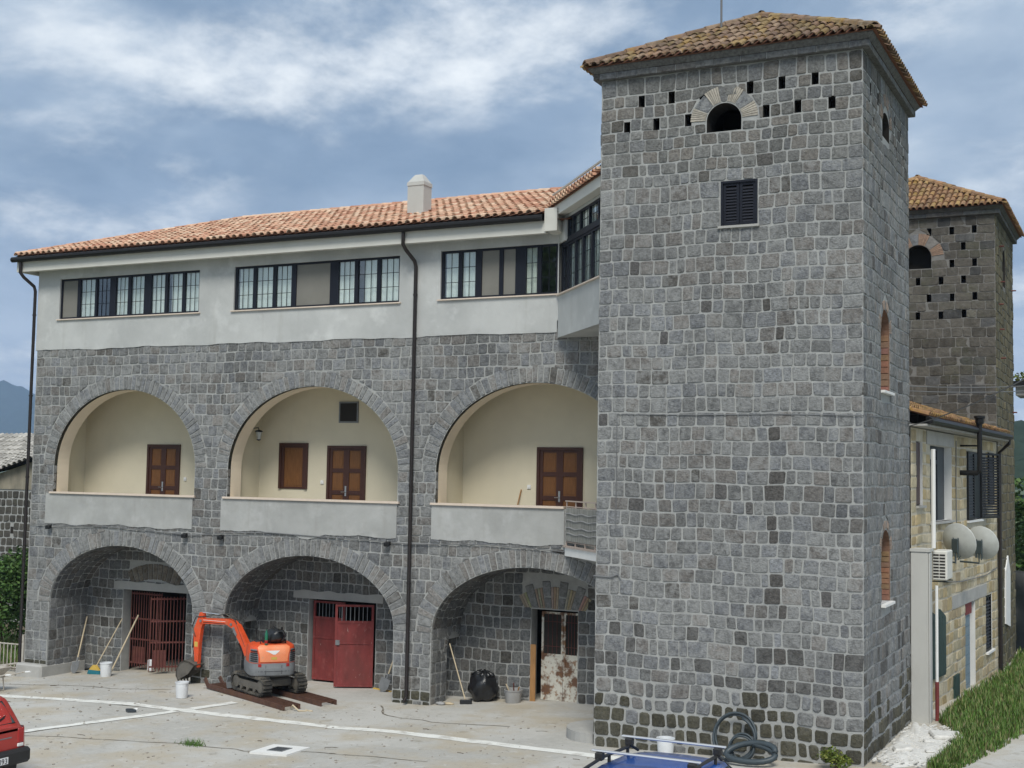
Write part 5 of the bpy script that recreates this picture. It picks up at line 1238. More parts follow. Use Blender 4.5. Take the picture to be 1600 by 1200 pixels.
# swinging boom
P0 = V((-19.24, 25.06, g0)); bv = V((-.995, .10, 0)).normalized(); lt = V((bv.y, -bv.x, 0))
fA = lambda s, z, h: P0+bv*s+Z*(z+.03)+lt*h
mb = MB(); mb.rbox(-.12, .12, -.11, .11, .5, .86, .04, T=lambda p: fA(p.x, p.z, p.y)); mb.tube([fB(.5, .05, .66), fA(0, .66, 0)], .10, 8); mb.build('swing_post', m_exgrey, EX)
mb = MB(); mb.prism([(.16, .70), (.30, .98), (.62, 1.39), (.82, 1.47), (1.70, 1.435), (1.74, 1.50), (1.68, 1.56), (.84, 1.61), (.62, 1.58), (.45, 1.49), (.13, 1.06), (.02, .78)], fA, -.065, .065)
bm_ = mb.build('boom', m_orange, EX)
for nm_, z_, wd_, mt_ in (('dark_stripe', 1.478, .016, m_black), ('white_stripe', 1.535, .010, m_white)):
    mb = MB(); mb.prism([(.86, z_), (1.60, z_-.012), (1.60, z_-.012+wd_), (.86, z_+wd_)], fA, -.068, .068); mb.build(nm_, mt_, bm_)
for a_, z_ in ((.08, .84), (.66, 1.49), (1.68, 1.50), (.58, 1.40)):
    mb = MB(); mb.lathe(fA(a_, z_, -.085), [(0, 0), (.035, 0), (.035, .17), (0, .17)], 10, lt); mb.build('pivot_pin', m_exgrey, bm_)
mb = MB(); mb.prism([(.60, 1.36), (.50, 1.22), (.46, 1.26), (.56, 1.42)], fA, -.08, .08); mb.build('cylinder_lug', m_exgrey, bm_)
mb = MB(); mb.prism([(1.62, 1.66), (1.74, 1.70), (1.80, 1.55), (1.93, 1.28), (1.92, 1.0), (1.86, .40), (1.76, .36), (1.73, .95), (1.68, 1.32), (1.60, 1.48)], fA, -.05, .05); sk_ = mb.build('stick', m_orange, EX)
mb = MB(); mb.prism([(1.775, .86), (1.885, .86), (1.885, .98), (1.775, .98)], fA, -.053, .053); mb.build('orange_reflector', m_yellow, sk_)
def cyl(a, b, r1, r2, k=.55, nm='hydraulic_cylinder', par=EX):
    a, b = V(a), V(b); m_ = a.lerp(b, k); mb = MB(); mb.tube([a, m_], r1, 10); c_ = mb.build(nm, m_black, par, smooth='auto'); mb = MB(); mb.tube([m_, b], r2, 8); mb.build('piston_rod', m_chrome, c_, smooth='auto'); return c_
cyl(fA(.84, 1.68, 0), fA(1.68, 1.70, 0), .034, .022, .16)
cyl(fA(.10, .56, 0), fA(.62, 1.36, 0), .042, .022, .62)
cyl(fA(1.92, 1.28, 0), fA(2.0, .52, 0), .035, .02, .6)
mb = MB()
for h in (-.055, .055): mb.tube([fA(.2, 1.0, h), fA(.55, 1.60, h), fA(.85, 1.72, h), fA(1.5, 1.62, h), fA(1.86, 1.58, h), fA(1.97, 1.36, h), fA(1.86, 1.1, h)], .013, 6)
mb.tube([fA(1.55, 1.55, .06), fA(1.5, 1.30, .09), fA(1.55, 1.05, .09), fA(1.70, .98, .06)], .012, 6); mb.build('hydraulic_hose', m_rubber, EX, smooth='auto')
mb = MB(); prof_o = [(1.74, .44), (1.92, .50), (2.10, .52), (2.27, .44), (2.36, .28), (2.37, .12), (2.30, .02)]; prof_i = [(2.27, .04), (2.33, .14), (2.32, .27), (2.24, .40), (2.09, .475), (1.93, .455), (1.78, .40)]
mb.prism(prof_o+prof_i, fA, -.175, .175)
for h in (-.175, .16): mb.prism([(1.74, .44), (1.92, .50), (2.10, .52), (2.27, .44), (2.36, .28), (2.37, .12), (2.28, .03), (1.95, .2)], fA, h, h+.015)
bk_ = mb.build('bucket', m_dusty, EX)
for i in range(4):
    mb = MB(); h = -.15+i*.10; mb.prism([(2.28, .05), (2.34, .06), (2.27, -.05)], fA, h-.018, h+.018); mb.build('bucket_tooth', m_dusty, bk_)
mb = MB(); mb.prism([(1.76, .50), (1.82, .30), (1.92, .34), (2.02, .56), (1.96, .60), (1.88, .50)], fA, -.07, .07); mb.build('bucket_link', m_dusty, EX)
# bag and bottle left on the machine
t = thing('rucksack', 'crumpled black rucksack lying on top of the excavator', 'bag', tuple(fB(-.33, -.02, 1.28)))
def blob(mb, c, rx, ry, rz, n=16, m_=10, amp=.15, seed=0, flat=-9):
    rr = random.Random(seed); ph = [rr.uniform(0, 6.3) for _ in range(8)]; c = V(c); vs = []
    for j in range(m_+1):
        th = math.pi*j/m_
        for i in range(n):
            a = 2*math.pi*i/n; k = 1+amp*(.5*math.sin(3*a+ph[0]+2*th)+.4*math.sin(5*a-ph[1]+3*th)+.4*math.sin(7*th+ph[2]+2*a))
            vs.append((c.x+rx*k*math.sin(th)*math.cos(a), c.y+ry*k*math.sin(th)*math.sin(a), max(flat, c.z+rz*k*math.cos(th))))
    mb.add(vs, [(j*n+i, j*n+(i+1) % n, (j+1)*n+(i+1) % n, (j+1)*n+i) for j in range(m_) for i in range(n)])
bc = fB(-.33, -.05, 1.43)
mb = MB(); blob(mb, bc, .24, .20, .17, 16, 10, .18, 3); mb.build('bag_body', m_bag, t, smooth=True)
mb = MB(); mb.tube([bc+V((.1, -.12, .1)), bc+V((.28, -.05, .14)), bc+V((.3, .02, .02)), bc+V((.2, 0, -.1))], .018, 6); mb.tube([bc+V((-.1, 0, .14)), bc+V((-.05, 0, .22)), bc+V((.05, 0, .14))], .012, 6); mb.build('strap', m_bag, t)
bp = fB(-.50, .17, 1.255)
t = thing('drink_bottle', 'green drink bottle with a red and white label standing on the excavator', 'bottle', tuple(bp))
mb = MB(); mb.lathe(bp, [(0, 0), (.036, 0), (.038, .02), (.038, .20), (.034, .24), (.015, .31), (.015, .34), (0, .34)], 14); mb.build('bottle_body', m_bottle, t, smooth='auto')
mb = MB(); mb.lathe(bp, [(.0395, .03), (.0395, .10)], 14); mb.build('bottle_label', m_glassred, t)
# ramps
def ramp(c, label):
    c = V(c); t = thing('loading_ramp', label, 'ramp', tuple(c), 'rusty loading ramps under the excavator')
    dr = -d3; f_ = lambda s, z, h: c+dr*s+Z*z+l3*h
    for h in (-.21, .18):
        mb = MB(); mb.prism([(-1.95, .20), (-1.75, .02), (1.85, .02), (1.85, .13), (-1.72, .13), (-1.86, .26)], lambda a, b, q: f_(a, b, q), h, h+.035); mb.build('side_rail', m_ramp, t)
    for i in range(26):
        mb = MB(); s = -1.75+i*.14; mb.box(s, s+.035, -.18, .18, .085, .115, T=lambda p: f_(p.x, p.z, p.y)); mb.build('rung', m_ramp, t)
cn = C0+l3*.46; ramp((cn.x, cn.y, g0-.01), 'rusty steel ladder ramp under the near track of the excavator')
cn = C0-l3*.46; ramp((cn.x+.02, cn.y, g0-.01), 'rusty steel ladder ramp under the far track of the excavator, nearer the red gate')
mb = MB(); q0 = C0+l3*.46-d3*1.8+Z*.05; mb.tube([q0, q0+V((.12, -.1, .08)), q0+V((.3, -.12, -.02)), q0+V((.42, -.02, -.03)), q0+V((.34, .06, -.03)), q0+V((.55, .03, -.03))], .018, 6); tag(mb.build('webbing_strap', m_stick), 'pale webbing strap trailing off the end of the near ramp', 'strap')
# ------------------------------------------------------------------ buckets, tools, sacks
def pail(x, y, r, h, mat, label, handle=True, contents=None, z=None, group=None):
    z = gz(x, y) if z is None else z; t = thing('bucket', label, 'bucket', (x, y, z), group)
    mb = MB(); mb.lathe((x, y, z), [(0, 0), (r*.84, 0), (r*.86, .01), (r*.98, h*.93), (r*1.05, h*.93), (r*1.05, h), (r*.96, h), (r*.84, .03), (0, .03)], 24); mb.build('pail', mat, t, smooth='auto')
    if handle:
        mb = MB(); mb.tube([(x+r*math.cos(a)*1.03, y-.02-r*.35*math.sin(a), z+h*.92-r*.75*math.sin(a)) for a in [math.pi*i/10 for i in range(11)]], .006, 5); mb.build('handle', m_handle, t)
    return t
pail(-24.62, 25.9, .155, .36, m_bucket, 'white plastic bucket beside the teal broom under the left arch', z=gz(-24.6, 25.9)+.0)
pail(-20.05, 23.54, .15, .36, m_bucket, 'white plastic bucket standing on the open yard by the excavator bucket')
pail(-7.9, 22.33, .16, .30, m_bucket, 'white bucket at the foot of the big tower behind the blue car roof')
t = pail(-13.04, 26.55, .20, .29, m_greyb, 'grey mortar pail with trowel handles sticking out beside the black sack')
for dx_, hz__, m_, lb in ((-.17, .40, m_stick, 'pale wooden tool handle leaning left out of the grey mortar pail'), (.02, .44, m_rust, 'rusty iron rod standing upright in the grey mortar pail'), (.16, .36, m_plank, 'brown tool handle leaning right out of the grey mortar pail')):
    mb = MB(); p = V((-13.04, 26.55, gz(-13, 26.5))); mb.tube([p+V((.3*dx_, .03, .08)), p+V((dx_, -.03, hz__))], .016, 6); tag(mb.build('tool_handle', m_), lb, 'tool handle', 'tool handles in the grey pail')
def shovel(foot, top, label, face=(0, -1, 0), blade=True):
    foot, top = V(foot), V(top); d = (foot-top).normalized(); t = thing('shovel', label, 'shovel', tuple(foot))
    mb = MB(); mb.tube([top, foot-d*.28], .019, 8); mb.build('handle', m_stick, t, smooth='auto')
    f_ = V(face); f_ = (f_-d*f_.dot(d)).normalized(); s_ = d.cross(f_)
    mb = MB(); pr = [(-.13, -.30), (.13, -.30), (.135, -.10), (.09, -.02), (0, .04), (-.09, -.02), (-.135, -.10)]
    fn = lambda a, b, h: foot+d*b+s_*a+f_*(h+.35*a*a*4)
    mb.prism(pr, fn, 0, .012); mb.tube([foot-d*.42, foot-d*.26], [.022, .028], 8); mb.build('blade', m_exgrey, t)
    return t
shovel((-26.02, 26.2, gz(-26, 26.2)+.02), (-26.25, 26.82, 1.12), 'shovel with a pale handle leaning in the left corner of the left arch')
shovel((-16.52, 26.55, gz(-16.5, 26.5)+.03), (-16.15, 26.8, 1.32), 'shovel leaning at the right side of the middle arch near the red gate')
t = thing('broom', 'broom with a teal brush and yellow head beside the white bucket under the left arch', 'broom', (-25.3, 26.25, -.3))
zb = gz(-25.3, 26.2)
mb = MB(); mb.tube([(-25.28, 26.22, zb+.2), (-24.98, 26.82, 1.15)], .014, 8); mb.build('handle', m_stick, t)
mb = MB(); mb.prism([(-.05, .24), (.05, .24), (.18, .11), (-.18, .11)], lambda a, b, h: V((-25.3+a, 26.2+h, zb+b)), -.035, .035); mb.build('brush_head', m_yellow, t)
mb = MB(); mb.prism([(-.18, .109), (.18, .109), (.23, 0), (-.23, 0)], lambda a, b, h: V((-25.3+a, 26.2+h, zb+b)), -.045, .045); mb.build('bristles', m_teal, t)
mb = MB(); mb.tube([(-24.78, 26.2, zb+.02), (-24.42, 26.82, 1.28)], .021, 8); tag(mb.build('pole', m_stick), 'pale wooden pole leaning on the back wall behind the white bucket', 'pole')
mb = MB(); zq = gz(-25, 26.6); mb.rbox(-24.02, -23.86, 26.78, 26.86, zq+.1, zq+.40, .02); 
for o_ in (mb,): tag(o_.build('plastic_jerrycan', m_bucket), 'small white plastic container at the foot of the barred gate', 'container')
# dark hose bits at the corner of the left arch
mb = MB(); mb.tube([(-25.95, 26.5, zb+.03), (-25.8, 26.62, zb+.05), (-25.65, 26.45, zb+.03), (-25.5, 26.62, zb+.06), (-25.75, 26.72, zb+.04)], .03, 6); tag(mb.build('dark_rag', m_bag, smooth=True), 'dark twisted cloth on the floor between shovel and broom', 'cloth')
t = thing('bin_bag', 'bulging black bin bag against the back wall under the right arch', 'bin bag', (-13.78, 26.5, .03))
mb = MB(); blob(mb, (-13.79, 26.50, .36), .35, .30, .37, 28, 18, .10, 9, .035)
for i, (a, b, c) in enumerate(mb.v):
    k = 1+.04*math.sin(a*31+c*17)+.03*math.sin(b*43-c*29); mb.v[i] = (-13.79+(a+13.79)*k, 26.5+(b-26.5)*k, c)
mb.build('sack', m_bag, t, smooth=True)
mb = MB()
for i in range(9): a = i*.7; mb.tube([(-13.79+.26*math.cos(a), 26.5+.2*math.sin(a), .62), (-13.79+.12*math.cos(a+.5), 26.5+.1*math.sin(a+.5), .70), (-13.79+.02*math.cos(a), 26.5, .69)], [.05, .035, .02], 6)
mb.build('gathered_top', m_bag, t, smooth=True)
t = thing('push_broom', 'long handled broom with a dark head leaning at the left side of the right arch', 'broom', (-14.0, 26.05, .03))
zb = gz(-14, 26); mb = MB(); mb.tube([(-13.98, 26.0, zb+.1), (-14.52, 26.2, 1.32)], .014, 8); mb.build('handle', m_stick, t)
mb = MB(); mb.rbox(-.14, .14, -.04, .04, .0, .10, .015, T=lambda p: V((-13.93+p.x*.9-p.y*.4, 25.95+p.x*.4+p.y*.9, zb+p.z))); mb.build('brush_head', m_bag, t)
t = thing('old_gloves', 'pale crumpled work gloves on the ground by the pier between middle and right arch', 'gloves', (-14.4, 25.7, .03))
mb = MB(); blob(mb, (-14.42, 25.66, .05), .12, .07, .04, 12, 8, .25, 4, .022); mb.build('cuff', m_greyb, t, smooth=True); mb = MB(); blob(mb, (-14.25, 25.74, .05), .11, .06, .03, 12, 8, .25, 5, .022); mb.build('palm', m_stick, t, smooth=True)
mb = MB(); mb.box(-16.95, -16.35, 26.7, 26.78, .0, .03, T=lambda p: V((p.x, p.y-.3*(p.x+16.6), p.z-.02))); tag(mb.build('wood_lath', m_yellow), 'yellow wooden lath on the floor at the right of the red gate', 'lath')
def scrap(x, y, label, mat, r=.12, h=.02, seed=1):
    mb = MB(); rr = random.Random(seed); n = 9; pl = [(x+r*rr.uniform(.6, 1.2)*math.cos(i*2*math.pi/n), y+r*.7*rr.uniform(.6, 1.2)*math.sin(i*2*math.pi/n)) for i in range(n)]
    z = gz(x, y); mb.prism(pl, lambda a, b, q: V((a, b, z+q+.01*math.sin(a*40))), .003, h); return tag(mb.build('ground_scrap', mat), label, 'scrap')
scrap(-19.81, 21.63, 'dark scrap of cloth lying between the two white ground lines', m_slate, .14, .05, 2)
scrap(-19.75, 21.7, 'pale corner of paper beside the dark scrap between the white lines', m_white, .06, .06, 5)
# drain cover
dx, dy = -14.61, 19.93; dzz = gz(dx, dy)
t = thing('drain_cover', 'square dark iron drain grate in a white painted concrete surround', 'drain cover', (dx, dy, dzz))
mb = MB(); mb.prism([(-.40, -.38), (.42, -.36), (.40, .40), (-.42, .38)], lambda a, b, h: V((dx+a, dy+b, dzz+.033*a+h)), -.05, .035); mb.build('surround', m_white, t)
mb = MB(); mb.prism([(-.17, -.17), (.17, -.17), (.17, .17), (-.17, .17)], lambda a, b, h: V((dx+a, dy+b, dzz+.033*a+h)), .03, .045); gr_ = mb.build('grate', m_exgrey, t)
for i in range(5): mb = MB(); a0 = -.14+i*.06; mb.prism([(a0, -.14), (a0+.03, -.14), (a0+.03, .14), (a0, .14)], lambda a, b, h: V((dx+a, dy+b, dzz+.033*a+h)), .045, .05); mb.build('grate_bar', m_slate, gr_)
# curved step at the tower foot
mb = MB(); sxx, syy = -9.5, 23.55; zt_ = .40
po = [(sxx+.82*math.cos(a), syy+.78*math.sin(a)) for a in [math.pi/2+math.pi*i/18 for i in range(19)]]
mb.prism(po, lambda a, b, h: V((a, b, h)), .05, zt_-.03); tag(mb.build('curved_step', m_concrete), 'low half round concrete step at the left foot of the big tower', 'step')
# hose coil leaning on the tower
def coil(name, c, r, turns, rr_, tilt, mat, label, cat='hose', sq=1., seed=0):
    q = random.Random(seed); c = V(c); n = int(26*turns); pts = []
    for i in range(n+1):
        a = 2*math.pi*turns*i/n; k = r*(1+.035*math.sin(a*.37+seed)+.02*math.sin(1.7*a)); u_, v_ = k*math.cos(a), k*sq*math.sin(a)
        pts.append(c+V((u_, tilt*v_-.03*math.sin(a*.5)-.012*i/26, v_+.02*math.sin(.8*a))))
    mb = MB(); mb.tube(pts, rr_, 8); o = mb.build(name, mat, smooth=True); return tag(o, label, cat)
coil('hose_coil', (-6.62, 22.32, .70), .37, 2.2, .024, .35, m_hose, 'large thin dark hose coil leaning on the foot of the big tower', seed=1)
coil('hose_coil', (-6.45, 22.20, .56), .21, 3.1, .020, .30, m_hose, 'small tight dark hose coil inside the larger one by the tower', seed=2)
mb = MB(); pts = []
for i in range(46):
    a = 2*math.pi*1.25*i/45; pts.append((-6.25+.42*math.cos(a)*(1+.05*math.sin(2*a)), 22.02+.14*math.sin(a), .52+.17*math.sin(a)+.05*math.cos(1.3*a)))
mb.tube(pts, [.05+.004*(i % 2) for i in range(46)], 9); tag(mb.build('corrugated_hose', m_hose, smooth=True), 'thick corrugated hose looped on the ground in front of the thin coils', 'hose')
# rubble and chalky spill by the pillar
mb = MB(); rr = random.Random(5)
pl = [(-4.36, 23.1), (-4.05, 22.75), (-3.62, 23.0), (-3.42, 23.9), (-3.28, 25.0), (-3.45, 26.0), (-3.85, 26.7), (-4.36, 27.2)]
cxn, cyn = -3.95, 24.9; vs = []; n = 40
per = []
for a, b in zip(pl, pl[1:]+pl[:1]):
    for k in range(5): per.append((a[0]+(b[0]-a[0])*k/5+rr.uniform(-.05, .05), a[1]+(b[1]-a[1])*k/5+rr.uniform(-.08, .08)))
n = len(per)
for f_, h in ((1, .004), (.9, .045), (.7, .06), (.45, .08), (.2, .07)):
    for a, b in per: x, y = cxn+(a-cxn)*f_, cyn+(b-cyn)*f_; vs.append((x, y, gz(x, y)+h*rr.uniform(.6, 1.3) if f_ < 1 else gz(x, y)-.01))
mb.add(vs, [(j*n+i, j*n+(i+1) % n, (j+1)*n+(i+1) % n, (j+1)*n+i) for j in range(4) for i in range(n)]+[tuple(4*n+i for i in range(n))])
o = mb.build('plaster_spill', m_rubble, smooth=True); tag(o, 'white chalky plaster spill on the ground between tower and grass', 'rubble', kind='stuff')
for k, (x, y, sz, lb) in enumerate(((-4.05, 24.0, .17, 'chunk of white plaster lying nearest the tower wall'), (-3.52, 25.6, .30, 'broad white plaster slab at the edge of the grass'), (-3.75, 25.0, .10, 'small white plaster lump in the middle of the spill'), (-3.6, 24.1, .08, 'tiny white plaster lump at the grass side of the spill'))):
    mb = MB(); mb.rbox(-sz, sz, -sz*1.1, sz*.9, 0, sz*.5 if k != 1 else .09, .03, T=lambda p, x=x, y=y, k=k: V((x+p.x*.9-p.y*.3, y+p.y*.9+p.x*.3, gz(x, y)+.05+p.z+.15*p.x*(k == 0)))); tag(mb.build('plaster_chunk', m_rubble), lb, 'rubble chunk', 'chunks of white plaster')
mb = MB()
for i in range(260):
    x, y = rr.uniform(-4.36, -3.4), rr.uniform(22.8, 26.8); s = rr.uniform(.012, .04); z = gz(x, y)+.05
    mb.rbox(-s, s, -s*.8, s*.8, 0, s, s*.3, T=lambda p, x=x, y=y, z=z: V((x+p.x, y+p.y, z+p.z+.4*p.x)))
mb.build('plaster_crumbs', m_rubble, kind='stuff')
# ------------------------------------------------------------------ plants
GREENS = [(.045, .10, .022), (.06, .125, .03), (.075, .15, .035), (.05, .09, .025), (.09, .16, .04)]
def foliage(name, blobs, n, size, parent, mat=m_leaf, cols=GREENS, seed=1, asp=.55):
    rr = random.Random(seed); mb = MB(); tot = sum(b[1][0]*b[1][1]*b[1][2] for b in blobs)
    for c, r_ in blobs:
        c = V(c); base = rr.uniform(.8, 1.2)
        for _ in range(max(8, int(n*r_[0]*r_[1]*r_[2]/tot))):
            while True:
                p = V((rr.uniform(-1, 1), rr.uniform(-1, 1), rr.uniform(-1, 1)))
                if p.length < 1 and p.length > .35+.4*rr.random()*0: break
            p = p*(.75+.25*rr.random()); q = c+V((p.x*r_[0], p.y*r_[1], p.z*r_[2]))
            a = V((rr.uniform(-1, 1), rr.uniform(-1, 1), rr.uniform(-.5, .8))).normalized(); b_ = a.orthogonal(); b_.rotate(Matrix.Rotation(rr.uniform(0, 6.28), 3, a)); nn = a.cross(b_)
            s = size*rr.uniform(.6, 1.3); k = base*rr.uniform(.75, 1.25); cl = rr.choice(cols); cl = (cl[0]*k, cl[1]*k, cl[2]*k, 0)
            mb.add([q-a*s*.5, q+b_*s*asp*.5+nn*s*.08, q+a*s*.5, q-b_*s*asp*.5+nn*s*.08], [(0, 1, 2, 3)], cl)
    return mb.build(name, mat, parent)
def shrub(x, y, w_, h, label, n, size, seed, name='leafy_shrub', group='shrubs behind the left fence', cols=GREENS, cat='shrub', z0=None, blobs=7):
    z = gz(x, y) if z0 is None else z0; rr = random.Random(seed); t = thing(name, label, cat, (x, y, z), group)
    bl = [((x+rr.uniform(-.6, .6)*w_/2, y+rr.uniform(-.6, .6)*w_/2, z+h*rr.uniform(.25, .8)), (w_*rr.uniform(.26, .42), w_*rr.uniform(.26, .4), h*rr.uniform(.16, .26))) for _ in range(blobs)]
    foliage('crown', bl, n, size, t, cols=cols, seed=seed)
    mb = MB(); mb.tube([(x, y, z-.05), (x+.04, y, z+h*.3), (x-.03, y+.03, z+h*.6)], [.06*h**.5, .045*h**.5, .02], 7)
    for k in range(4): b = bl[k][0]; mb.tube([(x, y, z+h*.25), ((x+b[0])/2, (y+b[1])/2, z+h*.4), b], [.035*h**.5, .02, .008], 5)
    mb.build('trunk', m_bark, t); return t
shrub(-29.6, 28.2, 2.6, 3.3, 'tall leafy green shrub just left of the corner downpipe', 4600, .14, 21)
shrub(-32.2, 29.2, 3.0, 3.1, 'leafy green shrub at the left edge in front of the dark stone wall', 4600, .14, 22)
shrub(-34.5, 30.5, 3.2, 3.0, 'leafy shrub furthest left behind the railing gate', 1600, .14, 23)
def grass(name, n, sampler, hmin, hmax, seed, label, cols):
    rr = random.Random(seed); mb = MB()
    for _ in range(n):
        x, y, sc = sampler(rr); z = gz(x, y); h = rr.uniform(hmin, hmax)*sc; a = rr.uniform(0, 6.28); dx_, dy_ = math.cos(a), math.sin(a); b = rr.uniform(.1, .6)*h; wd_ = .008+.006*rr.random()
        cl = rr.choice(cols); k = rr.uniform(.7, 1.3); cl = (cl[0]*k, cl[1]*k, cl[2]*k, 0)
        mb.add([(x-dy_*wd_, y+dx_*wd_, z), (x+dy_*wd_, y-dx_*wd_, z), (x+dx_*b*.5+dy_*wd_*.7, y+dy_*b*.5-dx_*wd_*.7, z+h*.65), (x+dx_*b*.5-dy_*wd_*.7, y+dy_*b*.5+dx_*wd_*.7, z+h*.65), (x+dx_*b, y+dy_*b, z+h)], [(0, 1, 2, 3), (3, 2, 4)], cl)
    o = mb.build(name, m_leaf); o['kind'] = 'stuff'; o['label'] = label; o['category'] = 'grass'; return o
GC_ = [(.075, .15, .025), (.10, .19, .035), (.06, .12, .02), (.13, .21, .05), (.18, .20, .07), (.24, .22, .11), (.08, .16, .03)]
EDGE = [(22.8, -3.45, -3.15), (23.4, -3.38, -2.98), (24.6, -3.33, -2.74), (25.5, -3.35, -2.55), (26.6, -3.6, -2.38), (27.6, -3.95, -2.30), (32, -4.02, -1.7), (38, -3.72, -.6), (47, -3.9, 1.2)]
def verge(rr):
    while True:
        y = 22.8+24*(rr.random()**1.25); a = interp(y, [e[0] for e in EDGE], [e[1] for e in EDGE]); b = interp(y, [e[0] for e in EDGE], [e[2] for e in EDGE]); x = rr.uniform(a, b+.1)
        ed = min(1., (b+.12-x)/.35, (x-a)/.15+.5)
        if rr.random() < .3+.7*ed and math.sin(x*7+y*3)+math.sin(y*5.3-x*2) > -1.5: return x, y, .45+.55*max(0, ed)
grass('grass', 26000, verge, .07, .25, 4, 'rough green grass verge beside the tuff house', GC_)
mb = MB()
ys_ = [22.8+i*.6 for i in range(41)]
vs = []
for y in ys_:
    a = interp(y, [e[0] for e in EDGE], [e[1] for e in EDGE]); b = interp(y, [e[0] for e in EDGE], [e[2] for e in EDGE])
    for x in (a, b-.12+.08*math.sin(y*3.1)): vs.append((x, y, gz(x, y)+.008))
mb.add(vs, [(2*i, 2*i+1, 2*i+3, 2*i+2) for i in range(len(ys_)-1)])
o = mb.build('verge_soil', M('verge_earth', (.09, .10, .04), .95, var=.3, vs=6, mix=[((.2, .17, .12), 2.5, .5, .7, .7)])); o['kind'] = 'structure'
grass('grass', 5000, lambda rr: (rr.uniform(-36, -27.7), rr.uniform(26.3, 30), 1.), .15, .45, 8, 'tall grass behind the railing gate at the left', GC_)
mb = MB(); mb.add([(x, y, gz(x, y)+.01) for x, y in ((-48, 26.2), (-27.5, 26.2), (-27.5, 46), (-48, 46))], [(0, 1, 2, 3)]); o = mb.build('garden_soil', m_soil); o['kind'] = 'structure'
shrub(-4.86, 22.3, .55, .42, 'small yellow green shrub at the foot of the big tower by its right corner', 700, .055, 31, 'small_shrub', None, [(.16, .20, .03), (.22, .24, .05), (.12, .17, .03), (.08, .12, .02)], blobs=8)
t = thing('weed_tuft', 'low green weed tuft growing in a crack of the open yard', 'weed', (-16.37, 19.57, 0))
rr = random.Random(3); mb = MB()
for _ in range(130):
    x, y = -16.37+rr.gauss(0, .12), 19.57+rr.gauss(0, .06); a = rr.uniform(0, 6.3); h = rr.uniform(.04, .15); c_ = rr.choice(GC_[:3]); mb.add([(x-.008, y, 0), (x+.008, y, 0), (x+.1*math.cos(a), y+.1*math.sin(a), h)], [(0, 1, 2)], (*c_, 0))
mb.build('leaves', m_leaf, t)
mb = MB(); rr = random.Random(14)
for _ in range(1100):
    x, y = rr.uniform(-27, -5.5), rr.uniform(17, 25.2); s = rr.choice((.005, .007, .009, .012, .02)); z = gz(x, y)
    mb.rbox(-s, s, -s, s, 0, s*.9, s*.35, T=lambda p, x=x, y=y, z=z: V((x+p.x, y+p.y*1.3, z+p.z)))
o = mb.build('loose_gravel', M('yard_gravel', (.33, .30, .26), .95, var=.3, vs=9), kind='stuff')
mb = MB(); rr = random.Random(15)
for _ in range(22):
    x, y = rr.uniform(-25, -8), rr.uniform(17.5, 25); a = rr.uniform(-.4, .4); l_ = rr.uniform(.06, .25); z = gz(x, y)+.008
    mb.tube([(x, y, z), (x+l_*math.cos(a)*.6, y+l_*math.sin(a)*.6, z+.01), (x+l_*math.cos(a), y+l_*math.sin(a)+.02, z)], rr.uniform(.003, .007), 5)
o = mb.build('dry_twigs', m_bark, kind='stuff')
# trees, tarpaulin and eave corner at the right edge
def tree(x, y, h, w_, label, n, seed, size=.2):
    z = gz(x, y); rr = random.Random(seed); t = thing('leafy_tree', label, 'tree', (x, y, z), 'trees beyond the old tower')
    bl = [((x+rr.uniform(-.7, .7)*w_/2, y+rr.uniform(-.7, .7)*w_/2, z+h*rr.uniform(.25, .95)), (w_*rr.uniform(.2, .3), w_*rr.uniform(.2, .3), h*rr.uniform(.10, .17))) for _ in range(13)]
    foliage('crown', bl, n, size, t, seed=seed, cols=GREENS+[(.11, .15, .04)])
    mb = MB(); mb.tube([(x, y, z-.1), (x+.05, y, z+h*.35), (x-.05, y, z+h*.8)], [.16, .11, .03], 8)
    for k in range(7): b = bl[k][0]; mb.tube([(x, y, z+h*(.2+.06*k)), ((x+b[0])/2, (y+b[1])/2, (z+h*.4+b[2])/2), b], [.06, .035, .012], 5)
    mb.build('trunk', m_bark, t)
tree(-3.1, 50, 5.6, 3.6, 'bushy green tree beyond the black sheet at the right edge', 3600, 41)
tree(-5.2, 57, 5.0, 3.4, 'bushy green tree half hidden right behind the old dark tower', 2600, 42)
tree(.8, 56, 5.6, 4., 'green tree furthest right past the black sheet', 2400, 43)
mb = MB(); nU, nV = 12, 10; vs = []
for j in range(nV+1):
    for i in range(nU+1):
        u, v = i/nU, j/nV; x = -4.25+2.0*u; zt_ = 2.5-.5*u*u; z = gz(x, 44)+(zt_-.05)*v
        vs.append((x, 44.2-1.2*(1-v)**1.5*(.4+u)+.12*math.sin(u*9)*(1-v)+.05*math.sin(v*12+u*5), z))
mb.add(vs, [(j*(nU+1)+i, j*(nU+1)+i+1, (j+1)*(nU+1)+i+1, (j+1)*(nU+1)+i) for j in range(nV) for i in range(nU)])
vs2 = [(x, y+.9, z) for x, y, z in vs]; mb.add(vs2, [(j*(nU+1)+i, (j+1)*(nU+1)+i, (j+1)*(nU+1)+i+1, j*(nU+1)+i+1) for j in range(nV) for i in range(nU)])
tag(mb.build('black_tarpaulin', m_tarp, smooth=True), 'black plastic sheet draped over a heap at the right edge by the old tower', 'tarpaulin')
t = thing('eave_corner', 'dark gutter corner of a roof with weeds on top at the right edge', 'eave', (-3.3, 45.5, 8.4))
mb = MB(); mb.rbox(-4.05, -1.5, 45.4, 47, 8.42, 8.56, .02); mb.rbox(-4.0, -1.5, 45.5, 47, 8.1, 8.42, .02); mb.box(-3.7, -1.5, 45.8, 47, -.1, 8.1); mb.build('eave', m_concrete, t)
mb = MB(); mb.box(-4.15, -1.5, 45.28, 45.4, 8.40, 8.58); mb.build('gutter', m_black, t)
